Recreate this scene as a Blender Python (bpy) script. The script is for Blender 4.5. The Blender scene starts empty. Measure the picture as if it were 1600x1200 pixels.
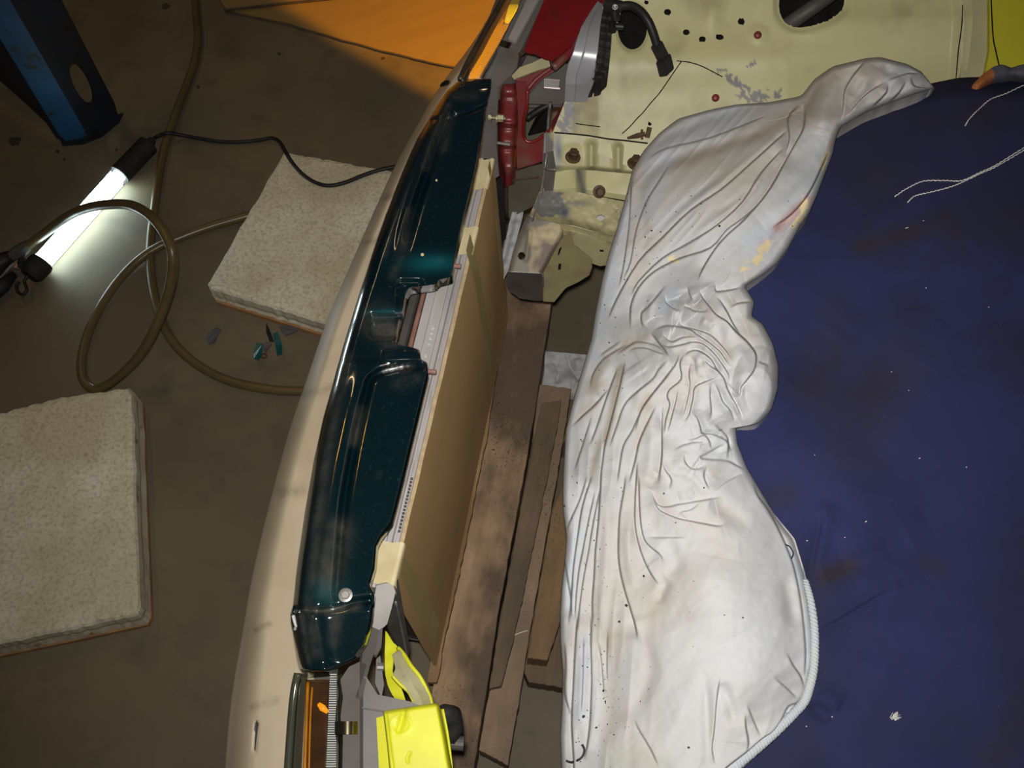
import bpy, bmesh, math, random
import numpy as np
from mathutils import Vector, Matrix
from mathutils.geometry import tessellate_polygon

random.seed(7)
np.random.seed(7)
SC = bpy.context.scene
COL = SC.collection

# ---------------------------------------------------------------- camera, world, lamps, exposure
CAM_H = 1.62            # camera height above the workshop floor
F_PX = 1500.0           # focal length for a 1600 px wide frame
TILT = math.radians(27) # tilt of the view away from straight down
cam_data = bpy.data.cameras.new('camera')
cam_data.sensor_width = 36.0
cam_data.lens = 36.0 * F_PX / 1600.0
cam_data.clip_start = 0.02
cam = bpy.data.objects.new('camera', cam_data)
cam.location = (0, 0, CAM_H)
cam.rotation_euler = (TILT, 0, 0)
COL.objects.link(cam)
SC.camera = cam

world = bpy.data.worlds.new('workshop_night')
SC.world = world
world.use_nodes = True
world.node_tree.nodes['Background'].inputs[0].default_value = (0.9, 0.95, 1.0, 1)
world.node_tree.nodes['Background'].inputs[1].default_value = 0.02

SC.view_settings.view_transform = 'Standard'
SC.view_settings.look = 'None'
SC.view_settings.gamma = 1.0
SC.view_settings.use_curve_mapping = False
SC.view_settings.exposure = 0.0

# the flash of the camera that took the picture, up and left of the lens
fl = bpy.data.lights.new('camera_flash', 'SPOT')
fl.energy = 50.0
fl.color = (1.0, 0.965, 0.91)
fl.spot_size = math.radians(95)
fl.spot_blend = 1.0
fl.shadow_soft_size = 0.012
flo = bpy.data.objects.new('camera_flash', fl)
flo.location = (-0.008, 0.024, CAM_H + 0.012)
flo.rotation_euler = (math.radians(25), math.radians(-4), 0)
COL.objects.link(flo)

# the lit turn signal at the far corner of the car, throwing amber light on the floor
tl = bpy.data.lights.new('turn_signal_bulb', 'SPOT')
tl.energy = 42.0
tl.color = (1.0, 0.40, 0.004)
tl.spot_blend = 0.05
tl.shadow_soft_size = 0.02
tlo = bpy.data.objects.new('turn_signal_bulb', tl)
tlo.location = (0.10, 1.42, 0.74)
# the rim of the beam crosses the floor along the bumper
_v = [(Vector(q) - Vector(tlo.location)).normalized() for q in ((-0.63, 1.87, 0), (-0.39, 1.68, 0), (-0.18, 1.53, 0))]
_ax = (_v[1] - _v[0]).cross(_v[2] - _v[0]).normalized()
if _ax.dot(_v[0]) < 0: _ax = -_ax
tl.spot_size = 2 * math.acos(_ax.dot(_v[0]))
tlo.rotation_euler = _ax.to_track_quat('-Z', 'Y').to_euler()
print('signal cone', math.degrees(tl.spot_size), _ax)
COL.objects.link(tlo)

# two dim warm lamps, unseen and added for glints on the nose panel
for _n, _loc, _sx, _sy, _e, _c in (('added_glint_tube', (-1.5, 2.4, 2.5), .06, .6, 3.6, (1.0, .72, .38)), ('added_glint_bulb', (-1.3, 1.45, 2.5), .08, .2, 2.2, (1.0, .50, .06))):
    al = bpy.data.lights.new(_n, 'AREA'); al.shape = 'RECTANGLE'; al.size = _sx; al.size_y = _sy; al.energy = _e; al.color = _c
    ao = bpy.data.objects.new(_n, al); ao.location = _loc; COL.objects.link(ao)

# ---------------------------------------------------------------- geometry helpers
ST, CT = math.sin(TILT), math.cos(TILT)
CAR_LAT = np.array([0.177, 0.984, 0.0])     # across the car
CAR_REAR = np.array([0.984, -0.177, 0.0])   # towards the back of the car

def ray(px, py):
    x = (np.asarray(px, float) - 800.0) / F_PX
    y = (600.0 - np.asarray(py, float)) / F_PX
    return np.stack([x, ST + y * CT, -CT + y * ST], -1)

def P(px, py, z=0.0):
    """world point seen at a picture position when it stands at height z"""
    d = ray(px, py)
    s = (np.asarray(z, float) - CAM_H) / d[..., 2]
    return d * s[..., None] + np.array([0, 0, CAM_H])

def PS(px, py, s0):
    """world point on the upright plane across-the-car coordinate = s0"""
    d = ray(px, py)
    t = s0 / (d @ CAR_LAT)
    return d * np.asarray(t)[..., None] + np.array([0, 0, CAM_H])

def PPL(px, py, p0, n):
    d = ray(px, py)
    c = np.array([0, 0, CAM_H])
    t = ((np.asarray(p0) - c) @ n) / (d @ n)
    return d * np.asarray(t)[..., None] + c

def world_loc(o):
    v = Vector((0, 0, 0))
    while o is not None:
        v = v + o.location
        o = o.parent
    return v

def link_mesh(name, verts, faces, m, parent=None, smooth=False, attrs=None):
    verts = np.asarray(verts, np.float32).reshape(-1, 3)
    if parent is not None:
        base = np.array(world_loc(parent))
    else:
        lo, hi = verts.min(0), verts.max(0)
        base = np.array([(lo[0] + hi[0]) / 2, (lo[1] + hi[1]) / 2, lo[2]])
    v = verts - base
    me = bpy.data.meshes.new(name)
    if isinstance(faces, np.ndarray):
        nf, k = faces.shape
        me.vertices.add(len(v)); me.vertices.foreach_set('co', v.astype(np.float32).ravel())
        me.loops.add(nf * k); me.loops.foreach_set('vertex_index', faces.astype(np.int32).ravel())
        me.polygons.add(nf)
        me.polygons.foreach_set('loop_start', np.arange(0, nf * k, k, dtype=np.int32))
        me.update(calc_edges=True)
    else:
        me.from_pydata([tuple(map(float, p)) for p in v], [], [tuple(map(int, f)) for f in faces])
        me.update()
    me.validate()
    if attrs:
        for an, av in attrs.items():
            a = me.attributes.new(an, 'FLOAT', 'POINT')
            a.data.foreach_set('value', np.asarray(av, np.float32).ravel())
    ms = m if isinstance(m, (list, tuple)) else [m]
    for q in ms:
        me.materials.append(q)
    if smooth:
        me.polygons.foreach_set('use_smooth', np.ones(len(me.polygons), bool))
    o = bpy.data.objects.new(name, me)
    COL.objects.link(o)
    if parent is not None:
        o.parent = parent
    else:
        o.location = base
    return o

def bm_link(name, bm, m, parent=None, smooth=False):
    bmesh.ops.recalc_face_normals(bm, faces=bm.faces)
    bm.verts.ensure_lookup_table(); bm.verts.index_update()
    verts = [v.co[:] for v in bm.verts]
    faces = [[v.index for v in f.verts] for f in bm.faces]
    bm.free()
    return link_mesh(name, verts, faces, m, parent, smooth)

def tag(o, label=None, cat=None, group=None, kind=None):
    if label: o['label'] = label
    if cat: o['category'] = cat
    if group: o['group'] = group
    if kind: o['kind'] = kind
    return o

def thing(name, label, cat, loc, group=None):
    o = bpy.data.objects.new(name, None)
    o.location = loc
    o.empty_display_size = 0.05
    COL.objects.link(o)
    return tag(o, label, cat, group)

def smooth1(a, n):
    if n <= 1: return a
    k = np.ones(n) / n
    p = np.concatenate([np.repeat(a[:1], n // 2, 0), a, np.repeat(a[-1:], n - 1 - n // 2, 0)], 0)
    return np.stack([np.convolve(p[:, i], k, 'valid') for i in range(a.shape[1])], 1)

def polydist(px, py, pl, reach=60.0):
    """distance to a polyline and the fraction along it"""
    pl = np.asarray(pl, float)
    D = np.full(px.shape, 1e6); T = np.zeros(px.shape)
    m = ((px > pl[:, 0].min() - reach) & (px < pl[:, 0].max() + reach) &
         (py > pl[:, 1].min() - reach) & (py < pl[:, 1].max() + reach))
    if not m.any(): return D, T
    x, y = px[m], py[m]
    d = np.full(x.shape, 1e6); t = np.zeros(x.shape)
    seg = np.hypot(*(pl[1:] - pl[:-1]).T); cum = np.concatenate([[0], np.cumsum(seg)])
    for i in range(len(pl) - 1):
        a, b = pl[i], pl[i + 1]
        ab = b - a
        q = np.clip(((x - a[0]) * ab[0] + (y - a[1]) * ab[1]) / max(ab @ ab, 1e-9), 0, 1)
        r = np.hypot(x - a[0] - q * ab[0], y - a[1] - q * ab[1])
        c = r < d
        d[c] = r[c]; t[c] = (cum[i] + q[c] * seg[i]) / cum[-1]
    D[m] = d; T[m] = t
    return D, T

def lap(px, py, pl, A, L, side):
    """one side of the line laps over the other: a steep little step with long soft flanks"""
    pl = catmull(np.array([(a, b, 0.0) for a, b in pl]), 3)[:, :2] if len(pl) > 2 else np.asarray(pl, float)
    reach = 5 * L
    out = np.zeros(px.shape)
    m = ((px > pl[:, 0].min() - reach) & (px < pl[:, 0].max() + reach) &
         (py > pl[:, 1].min() - reach) & (py < pl[:, 1].max() + reach))
    x, y = px[m], py[m]
    d = np.full(x.shape, 1e6); t = np.zeros(x.shape); sg = np.zeros(x.shape)
    seg = np.hypot(*(pl[1:] - pl[:-1]).T); cum = np.concatenate([[0], np.cumsum(seg)])
    for i in range(len(pl) - 1):
        a, b = pl[i], pl[i + 1]; ab = b - a
        qx, qy = x - a[0], y - a[1]
        q = np.clip((qx * ab[0] + qy * ab[1]) / max(ab @ ab, 1e-9), 0, 1)
        r = np.hypot(qx - q * ab[0], qy - q * ab[1])
        c = r < d
        d[c] = r[c]; t[c] = (cum[i] + q[c] * seg[i]) / cum[-1]
        sg[c] = ((ab[0] * qy - ab[1] * qx) / max(np.hypot(*ab), 1e-9))[c]
    ln = cum[-1]
    fade = np.clip(np.minimum(t, 1 - t) * ln / min(26, ln * .35), 0, 1)
    fade = fade * fade * (3 - 2 * fade)
    st = np.tanh(sg / 0.9)
    # beyond the ends of the line the step dies out
    out[m] = A * fade * (side * .5 * st * np.exp(-d / L) - .16 * np.exp(-(d / 1.7) ** 1.3))
    return out

def crease(px, py, pl, depth, w, ends=0.12, power=1.0):
    pl = catmull(np.array([(a, b, 0.0) for a, b in pl]), 3)[:, :2] if len(pl) > 2 else pl
    d, t = polydist(px, py, pl, w * 7 + 5)
    fade = np.clip(np.minimum(t, 1 - t) / ends, 0, 1) ** 0.7 if ends > 0 else 1.0
    return depth * np.exp(-(d / w) ** power) * fade

def vnoise(px, py, s, seed):
    r = np.random.RandomState(seed)
    g = r.rand(64, 64)
    x, y = np.asarray(px) / s, np.asarray(py) / s
    xi, yi = np.floor(x).astype(int), np.floor(y).astype(int)
    fx, fy = x - xi, y - yi
    fx, fy = fx * fx * (3 - 2 * fx), fy * fy * (3 - 2 * fy)
    G = lambda a, b: g[a % 64, b % 64]
    return ((G(xi, yi) * (1 - fx) + G(xi + 1, yi) * fx) * (1 - fy) +
            (G(xi, yi + 1) * (1 - fx) + G(xi + 1, yi + 1) * fx) * fy) - 0.5

def lerp_table(v, xs, ys):
    return np.interp(v, xs, ys)

def sheet_grid(pairs, nu, nv, sm=1):
    pr = np.asarray(pairs, float)
    c = (pr[:, :2] + pr[:, 2:]) / 2
    step = (np.hypot(*(pr[1:, :2] - pr[:-1, :2]).T) + np.hypot(*(pr[1:, 2:] - pr[:-1, 2:]).T)) / 2
    t = np.concatenate([[0], np.cumsum(step)]); t /= t[-1]
    tv = np.linspace(0, 1, nv)
    e = np.stack([np.interp(tv, t, pr[:, i]) for i in range(4)], 1)
    e = smooth1(e, sm)
    u = np.linspace(0, 1, nu)
    px = e[:, 0:1] + (e[:, 2:3] - e[:, 0:1]) * u
    py = e[:, 1:2] + (e[:, 3:4] - e[:, 1:2]) * u
    U = np.broadcast_to(u, px.shape); V = np.broadcast_to(tv[:, None], px.shape)
    return px, py, U, V

def grid_faces(nv, nu):
    i = np.arange(nv * nu).reshape(nv, nu)
    return np.stack([i[:-1, :-1], i[1:, :-1], i[1:, 1:], i[:-1, 1:]], -1).reshape(-1, 4)

def grid_rim(nv, nu):
    i = np.arange(nv * nu).reshape(nv, nu)
    return np.concatenate([i[0, :], i[1:, -1], i[-1, -2::-1], i[-2:0:-1, 0]])

def sheet(name, W, m, parent=None, skirt=0.0, floor_z=None, attrs=None, inward=0.0):
    """mesh of a grid of world points, with a hem hanging from its rim"""
    nv, nu = W.shape[:2]
    verts = W.reshape(-1, 3)
    faces = grid_faces(nv, nu)
    if skirt > 0 or floor_z is not None:
        rim = grid_rim(nv, nu)
        low = verts[rim].copy()
        if floor_z is not None:
            low[:, 2] = np.minimum(floor_z, low[:, 2] - 0.002)
        else:
            low[:, 2] -= skirt
        if inward:
            low[:, 0] += inward * np.isin(rim, np.arange(nv) * nu)
        b = len(verts)
        n = len(rim)
        j = np.arange(n); k = (j + 1) % n
        sf = np.stack([rim[j], rim[k], b + k, b + j], 1)
        verts = np.concatenate([verts, low]); faces = np.concatenate([faces, sf])
        if attrs:
            attrs = {a: np.concatenate([np.asarray(v).ravel(), np.asarray(v).ravel()[rim]]) for a, v in attrs.items()}
    return link_mesh(name, verts, faces, m, parent, True, attrs)

def catmull(pts, n):
    p = np.asarray(pts, float)
    q = np.concatenate([[2 * p[0] - p[1]], p, [2 * p[-1] - p[-2]]])
    out = []
    for i in range(len(p) - 1):
        a, b, c, d = q[i:i + 4]
        t = np.linspace(0, 1, n, endpoint=False)[:, None]
        out.append(0.5 * ((2 * b) + (-a + c) * t + (2 * a - 5 * b + 4 * c - d) * t ** 2 + (-a + 3 * b - 3 * c + d) * t ** 3))
    out.append(p[-1:])
    return np.concatenate(out)

def tube_bm(bm, pts, r, seg=10, cap=True, rx=None):
    pts = np.asarray(pts, float)
    n = len(pts)
    rr = np.broadcast_to(np.asarray(r, float), (n,))
    tan = np.gradient(pts, axis=0)
    tan /= np.maximum(np.linalg.norm(tan, axis=1, keepdims=True), 1e-9)
    up = np.array([0, 0, 1.0])
    if abs(tan[0] @ up) > 0.9: up = np.array([1.0, 0, 0])
    nrm = up - tan[0] * (up @ tan[0]); nrm /= np.linalg.norm(nrm)
    rings = []
    for i in range(n):
        nrm = nrm - tan[i] * (nrm @ tan[i]); nrm /= max(np.linalg.norm(nrm), 1e-9)
        bi = np.cross(tan[i], nrm)
        rings.append([bm.verts.new(pts[i] + rr[i] * (math.cos(a) * nrm + math.sin(a) * bi))
                      for a in np.linspace(0, 2 * math.pi, seg, endpoint=False)])
    for i in range(n - 1):
        for j in range(seg):
            bm.faces.new((rings[i][j], rings[i][(j + 1) % seg], rings[i + 1][(j + 1) % seg], rings[i + 1][j]))
    if cap:
        bm.faces.new(rings[0][::-1]); bm.faces.new(rings[-1])
    return rings

def tube(name, pts, r, m, parent=None, seg=10, n=8, spline=True):
    bm = bmesh.new()
    tube_bm(bm, catmull(pts, n) if spline else pts, r, seg)
    return bm_link(name, bm, m, parent, True)

def rod(bm, a, b, r, seg=12, r2=None):
    tube_bm(bm, [np.asarray(a, float), np.asarray(b, float)], [r, r if r2 is None else r2], seg)

def prism_bm(bm, poly, ztop, zbot, bevel=0.0):
    """an outline at height ztop carried straight down to zbot"""
    zt = [p[2] if len(p) > 2 else ztop for p in poly]
    top = [bm.verts.new(P(p[0], p[1], z)) for p, z in zip(poly, zt)]
    bot = [bm.verts.new((v.co.x, v.co.y, zbot)) for v in top]
    n = len(top)
    f = [bm.faces.new(top), bm.faces.new(bot[::-1])]
    for i in range(n):
        f.append(bm.faces.new((top[i], bot[i], bot[(i + 1) % n], top[(i + 1) % n])))
    bmesh.ops.recalc_face_normals(bm, faces=f)
    if bevel:
        ed = [e for e in bm.edges if all(v in top for v in e.verts)]
        bmesh.ops.bevel(bm, geom=ed, offset=bevel, segments=2, affect='EDGES', profile=0.5, clamp_overlap=True)

def prism(name, poly, ztop, zbot, m, parent=None, bevel=0.0, smooth=False):
    bm = bmesh.new()
    prism_bm(bm, poly, ztop, zbot, bevel)
    return bm_link(name, bm, m, parent, smooth)

def slab_bm(bm, W, thick, holes=(), toward=None):
    """flat-ish outline of world points, thickened away from the viewer"""
    W = [Vector(map(float, w)) for w in W]
    H = [[Vector(map(float, w)) for w in h] for h in holes]
    tris = tessellate_polygon([W] + H)
    allv = W + [w for h in H for w in h]
    nrm = Vector((0, 0, 0))
    for i in range(len(W)):
        a, b = W[i], W[(i + 1) % len(W)]
        nrm += a.cross(b)
    nrm.normalize()
    if nrm.dot(Vector((0, 0, CAM_H)) - W[0]) < 0: nrm = -nrm
    off = -nrm * thick if toward is None else Vector(toward)
    top = [bm.verts.new(v) for v in allv]
    bot = [bm.verts.new(v + off) for v in allv]
    for t in tris:
        try:
            bm.faces.new([top[i] for i in t]); bm.faces.new([bot[i] for i in reversed(t)])
        except ValueError: pass
    s = 0
    for loop in [W] + H:
        n = len(loop)
        for i in range(n):
            a, b = s + i, s + (i + 1) % n
            bm.faces.new((top[a], bot[a], bot[b], top[b]))
        s += n

def slab(name, W, thick, m, parent=None, holes=(), toward=None, smooth=False):
    bm = bmesh.new()
    slab_bm(bm, W, thick, holes, toward)
    return bm_link(name, bm, m, parent, smooth)

def pz(lst):
    return [P(a, b, c) for a, b, c in lst]

def ell(cx, cy, rx, ry, n=20, rot=0.0):
    return [(cx + rx * math.cos(a) * math.cos(rot) - ry * math.sin(a) * math.sin(rot),
             cy + rx * math.cos(a) * math.sin(rot) + ry * math.sin(a) * math.cos(rot))
            for a in np.linspace(0, 2 * math.pi, n, endpoint=False)]

def box_bm(bm, c, ax, ay, az, hx, hy, hz):
    c, ax, ay, az = (np.asarray(q, float) for q in (c, ax, ay, az))
    vs = [bm.verts.new(c + sx * hx * ax + sy * hy * ay + sz * hz * az)
          for sx in (-1, 1) for sy in (-1, 1) for sz in (-1, 1)]
    for f in ((0, 1, 3, 2), (4, 6, 7, 5), (0, 4, 5, 1), (2, 3, 7, 6), (0, 2, 6, 4), (1, 5, 7, 3)):
        bm.faces.new([vs[i] for i in f])

def hex_bolt(name, p, axis, r, m, parent, washer=True, h=None):
    """flanged hex head: washer disc and six-sided head"""
    bm = bmesh.new()
    p = np.asarray(p, float); ax = np.asarray(axis, float); ax /= np.linalg.norm(ax)
    h = r * 0.9 if h is None else h
    if washer:
        tube_bm(bm, [p, p + ax * r * 0.18, p + ax * r * 0.3], [r * 1.5, r * 1.5, r * 1.05], 18)
    tube_bm(bm, [p + ax * r * 0.25, p + ax * (h + r * 0.1), p + ax * (h + r * 0.25)], [r, r, r * 0.82], 6)
    return bm_link(name, bm, m, parent)

# ---------------------------------------------------------------- materials
def nodes_of(name):
    m = bpy.data.materials.new(name); m.use_nodes = True
    nt = m.node_tree
    return m, nt, nt.nodes['Principled BSDF']

def N(nt, t, **kw):
    n = nt.nodes.new(t)
    for k, v in kw.items(): setattr(n, k, v)
    return n

def setin(n, i, v):
    n.inputs[i].default_value = v

def mixc(nt, fac, a, b):
    n = N(nt, 'ShaderNodeMix', data_type='RGBA')
    for sock, val in ((n.inputs[0], fac), (n.inputs[6], a), (n.inputs[7], b)):
        if hasattr(val, 'links') or isinstance(val, bpy.types.NodeSocket): nt.links.new(val, sock)
        elif isinstance(val, (int, float)): sock.default_value = val
        else: sock.default_value = (*val, 1)
    return n.outputs[2]

def ramp(nt, src, lo, hi, a=0.0, b=1.0):
    n = N(nt, 'ShaderNodeMapRange', clamp=True)
    nt.links.new(src, n.inputs[0])
    for i, v in zip((1, 2, 3, 4), (lo, hi, a, b)): n.inputs[i].default_value = v
    return n.outputs[0]

def coords(nt, rot=0.0, scale=(1, 1, 1)):
    tc = N(nt, 'ShaderNodeTexCoord')
    m1 = N(nt, 'ShaderNodeMapping'); m1.inputs['Rotation'].default_value = (0, 0, rot)
    m2 = N(nt, 'ShaderNodeMapping'); m2.inputs['Scale'].default_value = scale
    nt.links.new(tc.outputs['Object'], m1.inputs[0]); nt.links.new(m1.outputs[0], m2.inputs[0])
    return m2.outputs[0]

def noise(nt, vec, scale, detail=4, rough=0.6):
    n = N(nt, 'ShaderNodeTexNoise')
    nt.links.new(vec, n.inputs['Vector'])
    setin(n, 'Scale', scale); setin(n, 'Detail', detail); setin(n, 'Roughness', rough)
    return n.outputs['Fac']

def attr(nt, name):
    n = N(nt, 'ShaderNodeAttribute'); n.attribute_name = name
    return n.outputs['Fac']

def add_bump(nt, bs, height, strength, dist=0.002):
    b = N(nt, 'ShaderNodeBump'); setin(b, 'Strength', strength); setin(b, 'Distance', dist)
    nt.links.new(height, b.inputs['Height']); nt.links.new(b.outputs[0], bs.inputs['Normal'])

def pmat(name, c1, c2=None, scale=12.0, rough=0.6, metal=0.0, bump=0.0, lo=0.35, hi=0.65,
         c3=None, scale3=60.0, lo3=0.6, hi3=0.72, stretch=None, rot=0.0, coat=0.0, layers=(), spec=0.5, bscale=None):
    """two tones of noise, a third of finer spots, layers laid on from stain attributes"""
    m, nt, bs = nodes_of(name)
    vec = coords(nt, rot, stretch or (1, 1, 1))
    c2 = c2 or tuple(x * 0.8 for x in c1)
    n1 = noise(nt, vec, scale)
    col = mixc(nt, ramp(nt, n1, lo, hi), c1, c2)
    if c3:
        n3 = noise(nt, vec, scale3, 3)
        col = mixc(nt, ramp(nt, n3, lo3, hi3), col, c3)
    for an, ac, amt, breakup in layers:
        f = attr(nt, an)
        if breakup:
            nb = noise(nt, vec, breakup, 5, 0.7)
            mm = N(nt, 'ShaderNodeMath', operation='MULTIPLY'); nt.links.new(f, mm.inputs[0])
            nt.links.new(ramp(nt, nb, 0.36, 0.6, 0.25, 1.0), mm.inputs[1]); f = mm.outputs[0]
        m2 = N(nt, 'ShaderNodeMath', operation='MULTIPLY', use_clamp=True); nt.links.new(f, m2.inputs[0]); m2.inputs[1].default_value = amt
        col = mixc(nt, m2.outputs[0], col, ac)
    nt.links.new(col, bs.inputs['Base Color'])
    setin(bs, 'Roughness', rough); setin(bs, 'Metallic', metal)
    setin(bs, 'Specular IOR Level', spec)
    if coat: setin(bs, 'Coat Weight', coat); setin(bs, 'Coat Roughness', 0.06)
    if bump:
        add_bump(nt, bs, noise(nt, vec, bscale or scale * 3, 5, 0.7), bump)
    return m

def emat(name, col, strength, base=(0.9, 0.9, 0.9)):
    m, nt, bs = nodes_of(name)
    setin(bs, 'Base Color', (*base, 1)); setin(bs, 'Emission Color', (*col, 1)); setin(bs, 'Emission Strength', strength)
    n = noise(nt, coords(nt), 30.0)
    nt.links.new(ramp(nt, n, 0, 1, 0.3, 0.4), bs.inputs['Roughness'])
    return m

def clear_mat(name, tint, gloss=0.08):
    m, nt, bs = nodes_of(name)
    out = nt.nodes['Material Output']
    tr = N(nt, 'ShaderNodeBsdfTransparent'); setin(tr, 0, (*tint, 1))
    gl = N(nt, 'ShaderNodeBsdfGlossy'); setin(gl, 'Roughness', 0.06)
    nn = noise(nt, coords(nt), 40.0)
    nt.links.new(ramp(nt, nn, 0, 1, 0.03, 0.12), gl.inputs['Roughness'])
    lw = N(nt, 'ShaderNodeLayerWeight'); setin(lw, 0, 0.25)
    mx = N(nt, 'ShaderNodeMixShader')
    nt.links.new(ramp(nt, lw.outputs['Fresnel'], 0, 1, gloss, 0.9), mx.inputs[0])
    nt.links.new(tr.outputs[0], mx.inputs[1]); nt.links.new(gl.outputs[0], mx.inputs[2])
    nt.links.new(mx.outputs[0], out.inputs[0])
    return m

YAW = math.radians(10.2)
M = {}
M['concrete'] = pmat('concrete', (0.175, 0.142, 0.088), (0.122, 0.100, 0.066), 3.0, 0.62, bump=0.25, bscale=90.0,
                     c3=(0.09, 0.075, 0.052), scale3=9.0, lo3=0.55, hi3=0.8, spec=0.35)
M['oil'] = pmat('oil', (0.05, 0.043, 0.032), (0.035, 0.03, 0.024), 60.0, 0.6)
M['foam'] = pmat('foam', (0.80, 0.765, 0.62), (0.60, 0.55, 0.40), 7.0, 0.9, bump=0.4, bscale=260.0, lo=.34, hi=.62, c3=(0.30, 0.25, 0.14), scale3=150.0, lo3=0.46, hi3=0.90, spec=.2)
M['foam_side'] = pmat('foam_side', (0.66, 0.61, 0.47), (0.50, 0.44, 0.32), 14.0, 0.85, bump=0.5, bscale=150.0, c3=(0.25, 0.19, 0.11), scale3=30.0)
M['plywood'] = pmat('plywood', (0.40, 0.22, 0.09), (0.28, 0.14, 0.055), 30.0, 0.7, bump=0.3)
M['hose'] = pmat('hose', (0.13, 0.092, 0.036), (0.095, 0.068, 0.028), 20.0, 0.33, spec=0.5)
M['black'] = pmat('black', (0.010, 0.010, 0.011), (0.018, 0.017, 0.017), 40.0, 0.5, spec=0.35)
M['rubber'] = pmat('rubber', (0.014, 0.014, 0.013), (0.026, 0.025, 0.022), 60.0, 0.7, bump=0.3, spec=0.3)
M['void'] = pmat('void', (0.006, 0.006, 0.006), (0.012, 0.011, 0.010), 60.0, 0.9, spec=0.1)
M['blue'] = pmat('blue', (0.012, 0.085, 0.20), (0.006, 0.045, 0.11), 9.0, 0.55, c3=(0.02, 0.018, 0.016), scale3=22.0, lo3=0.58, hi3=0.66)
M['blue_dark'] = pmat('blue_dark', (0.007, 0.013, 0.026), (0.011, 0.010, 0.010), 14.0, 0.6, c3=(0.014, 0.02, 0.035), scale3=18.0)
M['tube'] = emat('tube', (0.76, 0.95, 0.97), 15.0)
M['tube_white'] = pmat('tube_white', (0.8, 0.8, 0.85), (0.7, 0.7, 0.8), 20.0, 0.4)
M['clear'] = clear_mat('clear', (0.93, 0.96, 0.95), 0.05)
M['card_floor'] = pmat('card_floor', (0.26, 0.18, 0.065), (0.235, 0.16, 0.058), 5.0, 0.8, bump=0.05, stretch=(1, 6, 1), rot=-0.5)
M['card_edge'] = pmat('card_edge', (0.10, 0.08, 0.05), (0.06, 0.05, 0.03), 30.0, 0.9)
M['cardboard'] = pmat('cardboard', (0.72, 0.47, 0.21), (0.64, 0.41, 0.18), 5.0, 0.7, bump=0.12, bscale=120.0, c3=(0.50, 0.32, 0.14), scale3=2.2, lo3=0.5, hi3=0.8)
M['cardboard_cut'] = pmat('cardboard_cut', (0.58, 0.44, 0.26), (0.44, 0.32, 0.18), 90.0, 0.8, bump=0.5)
M['masking'] = pmat('masking', (0.76, 0.66, 0.40), (0.66, 0.55, 0.31), 30.0, 0.6, bump=0.3, bscale=90.0)
M['clear_tape'] = pmat('clear_tape', (0.60, 0.48, 0.19), (0.54, 0.43, 0.165), 12.0, 0.35)
M['alu'] = pmat('alu', (0.60, 0.57, 0.56), (0.50, 0.47, 0.46), 22.0, 0.42, 0.25, bump=0.15, bscale=200.0, stretch=(1, .2, 1), c3=(0.42, 0.38, 0.36), scale3=60.0)
M['steel'] = pmat('steel', (0.36, 0.35, 0.33), (0.26, 0.25, 0.24), 40.0, 0.45, 0.6)
M['zinc'] = pmat('zinc', (0.62, 0.60, 0.36), (0.5, 0.46, 0.28), 60.0, 0.3, 0.8)
M['rust'] = pmat('rust', (0.11, 0.058, 0.026), (0.06, 0.034, 0.018), 90.0, 0.6, 0.2, bump=0.4)
M['copper'] = pmat('copper', (0.36, 0.19, 0.14), (0.25, 0.12, 0.09), 80.0, 0.55)
M['bumper'] = pmat('bumper', (0.60, 0.51, 0.37), (0.52, 0.44, 0.31), 5.0, 0.42, bump=0.06, c3=(0.42, 0.34, 0.23), scale3=7.0, lo3=0.56, hi3=0.8,
                   layers=(('dirt', (0.26, 0.21, 0.14), 0.8, 30.0), ('tear', (0.02, 0.02, 0.025), 1.0, 0)))
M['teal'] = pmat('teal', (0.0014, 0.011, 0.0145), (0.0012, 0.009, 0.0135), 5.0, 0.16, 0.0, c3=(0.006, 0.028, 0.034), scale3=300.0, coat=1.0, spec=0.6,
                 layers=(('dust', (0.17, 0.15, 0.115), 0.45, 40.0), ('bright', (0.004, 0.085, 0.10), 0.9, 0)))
M['grey_plastic'] = pmat('grey_plastic', (0.15, 0.138, 0.128), (0.115, 0.105, 0.098), 12.0, 0.5, bump=0.06)
M['grey_metal'] = pmat('grey_metal', (0.42, 0.40, 0.39), (0.30, 0.28, 0.27), 14.0, 0.5, 0.15, bump=0.08)
M['amber'] = pmat('amber', (0.72, 0.26, 0.010), (0.5, 0.16, 0.008), 30.0, 0.22, 0.2)
M['amber_dark'] = pmat('amber_dark', (0.115, 0.055, 0.020), (0.075, 0.036, 0.015), 30.0, 0.25, 0.3)
M['amber_lit'] = emat('amber_lit', (1.0, 0.56, 0.015), 1.3, (0.35, 0.12, 0.008))
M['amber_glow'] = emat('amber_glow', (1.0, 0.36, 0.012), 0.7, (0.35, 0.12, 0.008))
M['amber_reflector'] = emat('amber_reflector', (1.0, 0.33, 0.01), 0.10, (0.35, 0.12, 0.008))  # bulb light on the reflector is put in as a faint glow
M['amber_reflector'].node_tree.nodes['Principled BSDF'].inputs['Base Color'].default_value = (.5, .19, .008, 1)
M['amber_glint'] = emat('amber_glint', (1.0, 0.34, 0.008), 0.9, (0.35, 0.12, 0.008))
M['chrome'] = pmat('chrome', (0.62, 0.52, 0.33), (0.5, 0.42, 0.26), 60.0, 0.2, 1.0)
M['yellow'] = pmat('yellow', (0.74, 0.76, 0.022), (0.66, 0.66, 0.03), 20.0, 0.5, bump=0.12, bscale=60.0, c3=(0.42, 0.37, 0.10), scale3=34.0, lo3=0.69, hi3=0.76)
M['yellow_dull'] = pmat('yellow_dull', (0.44, 0.44, 0.06), (0.36, 0.35, 0.08), 25.0, 0.55)
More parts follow.
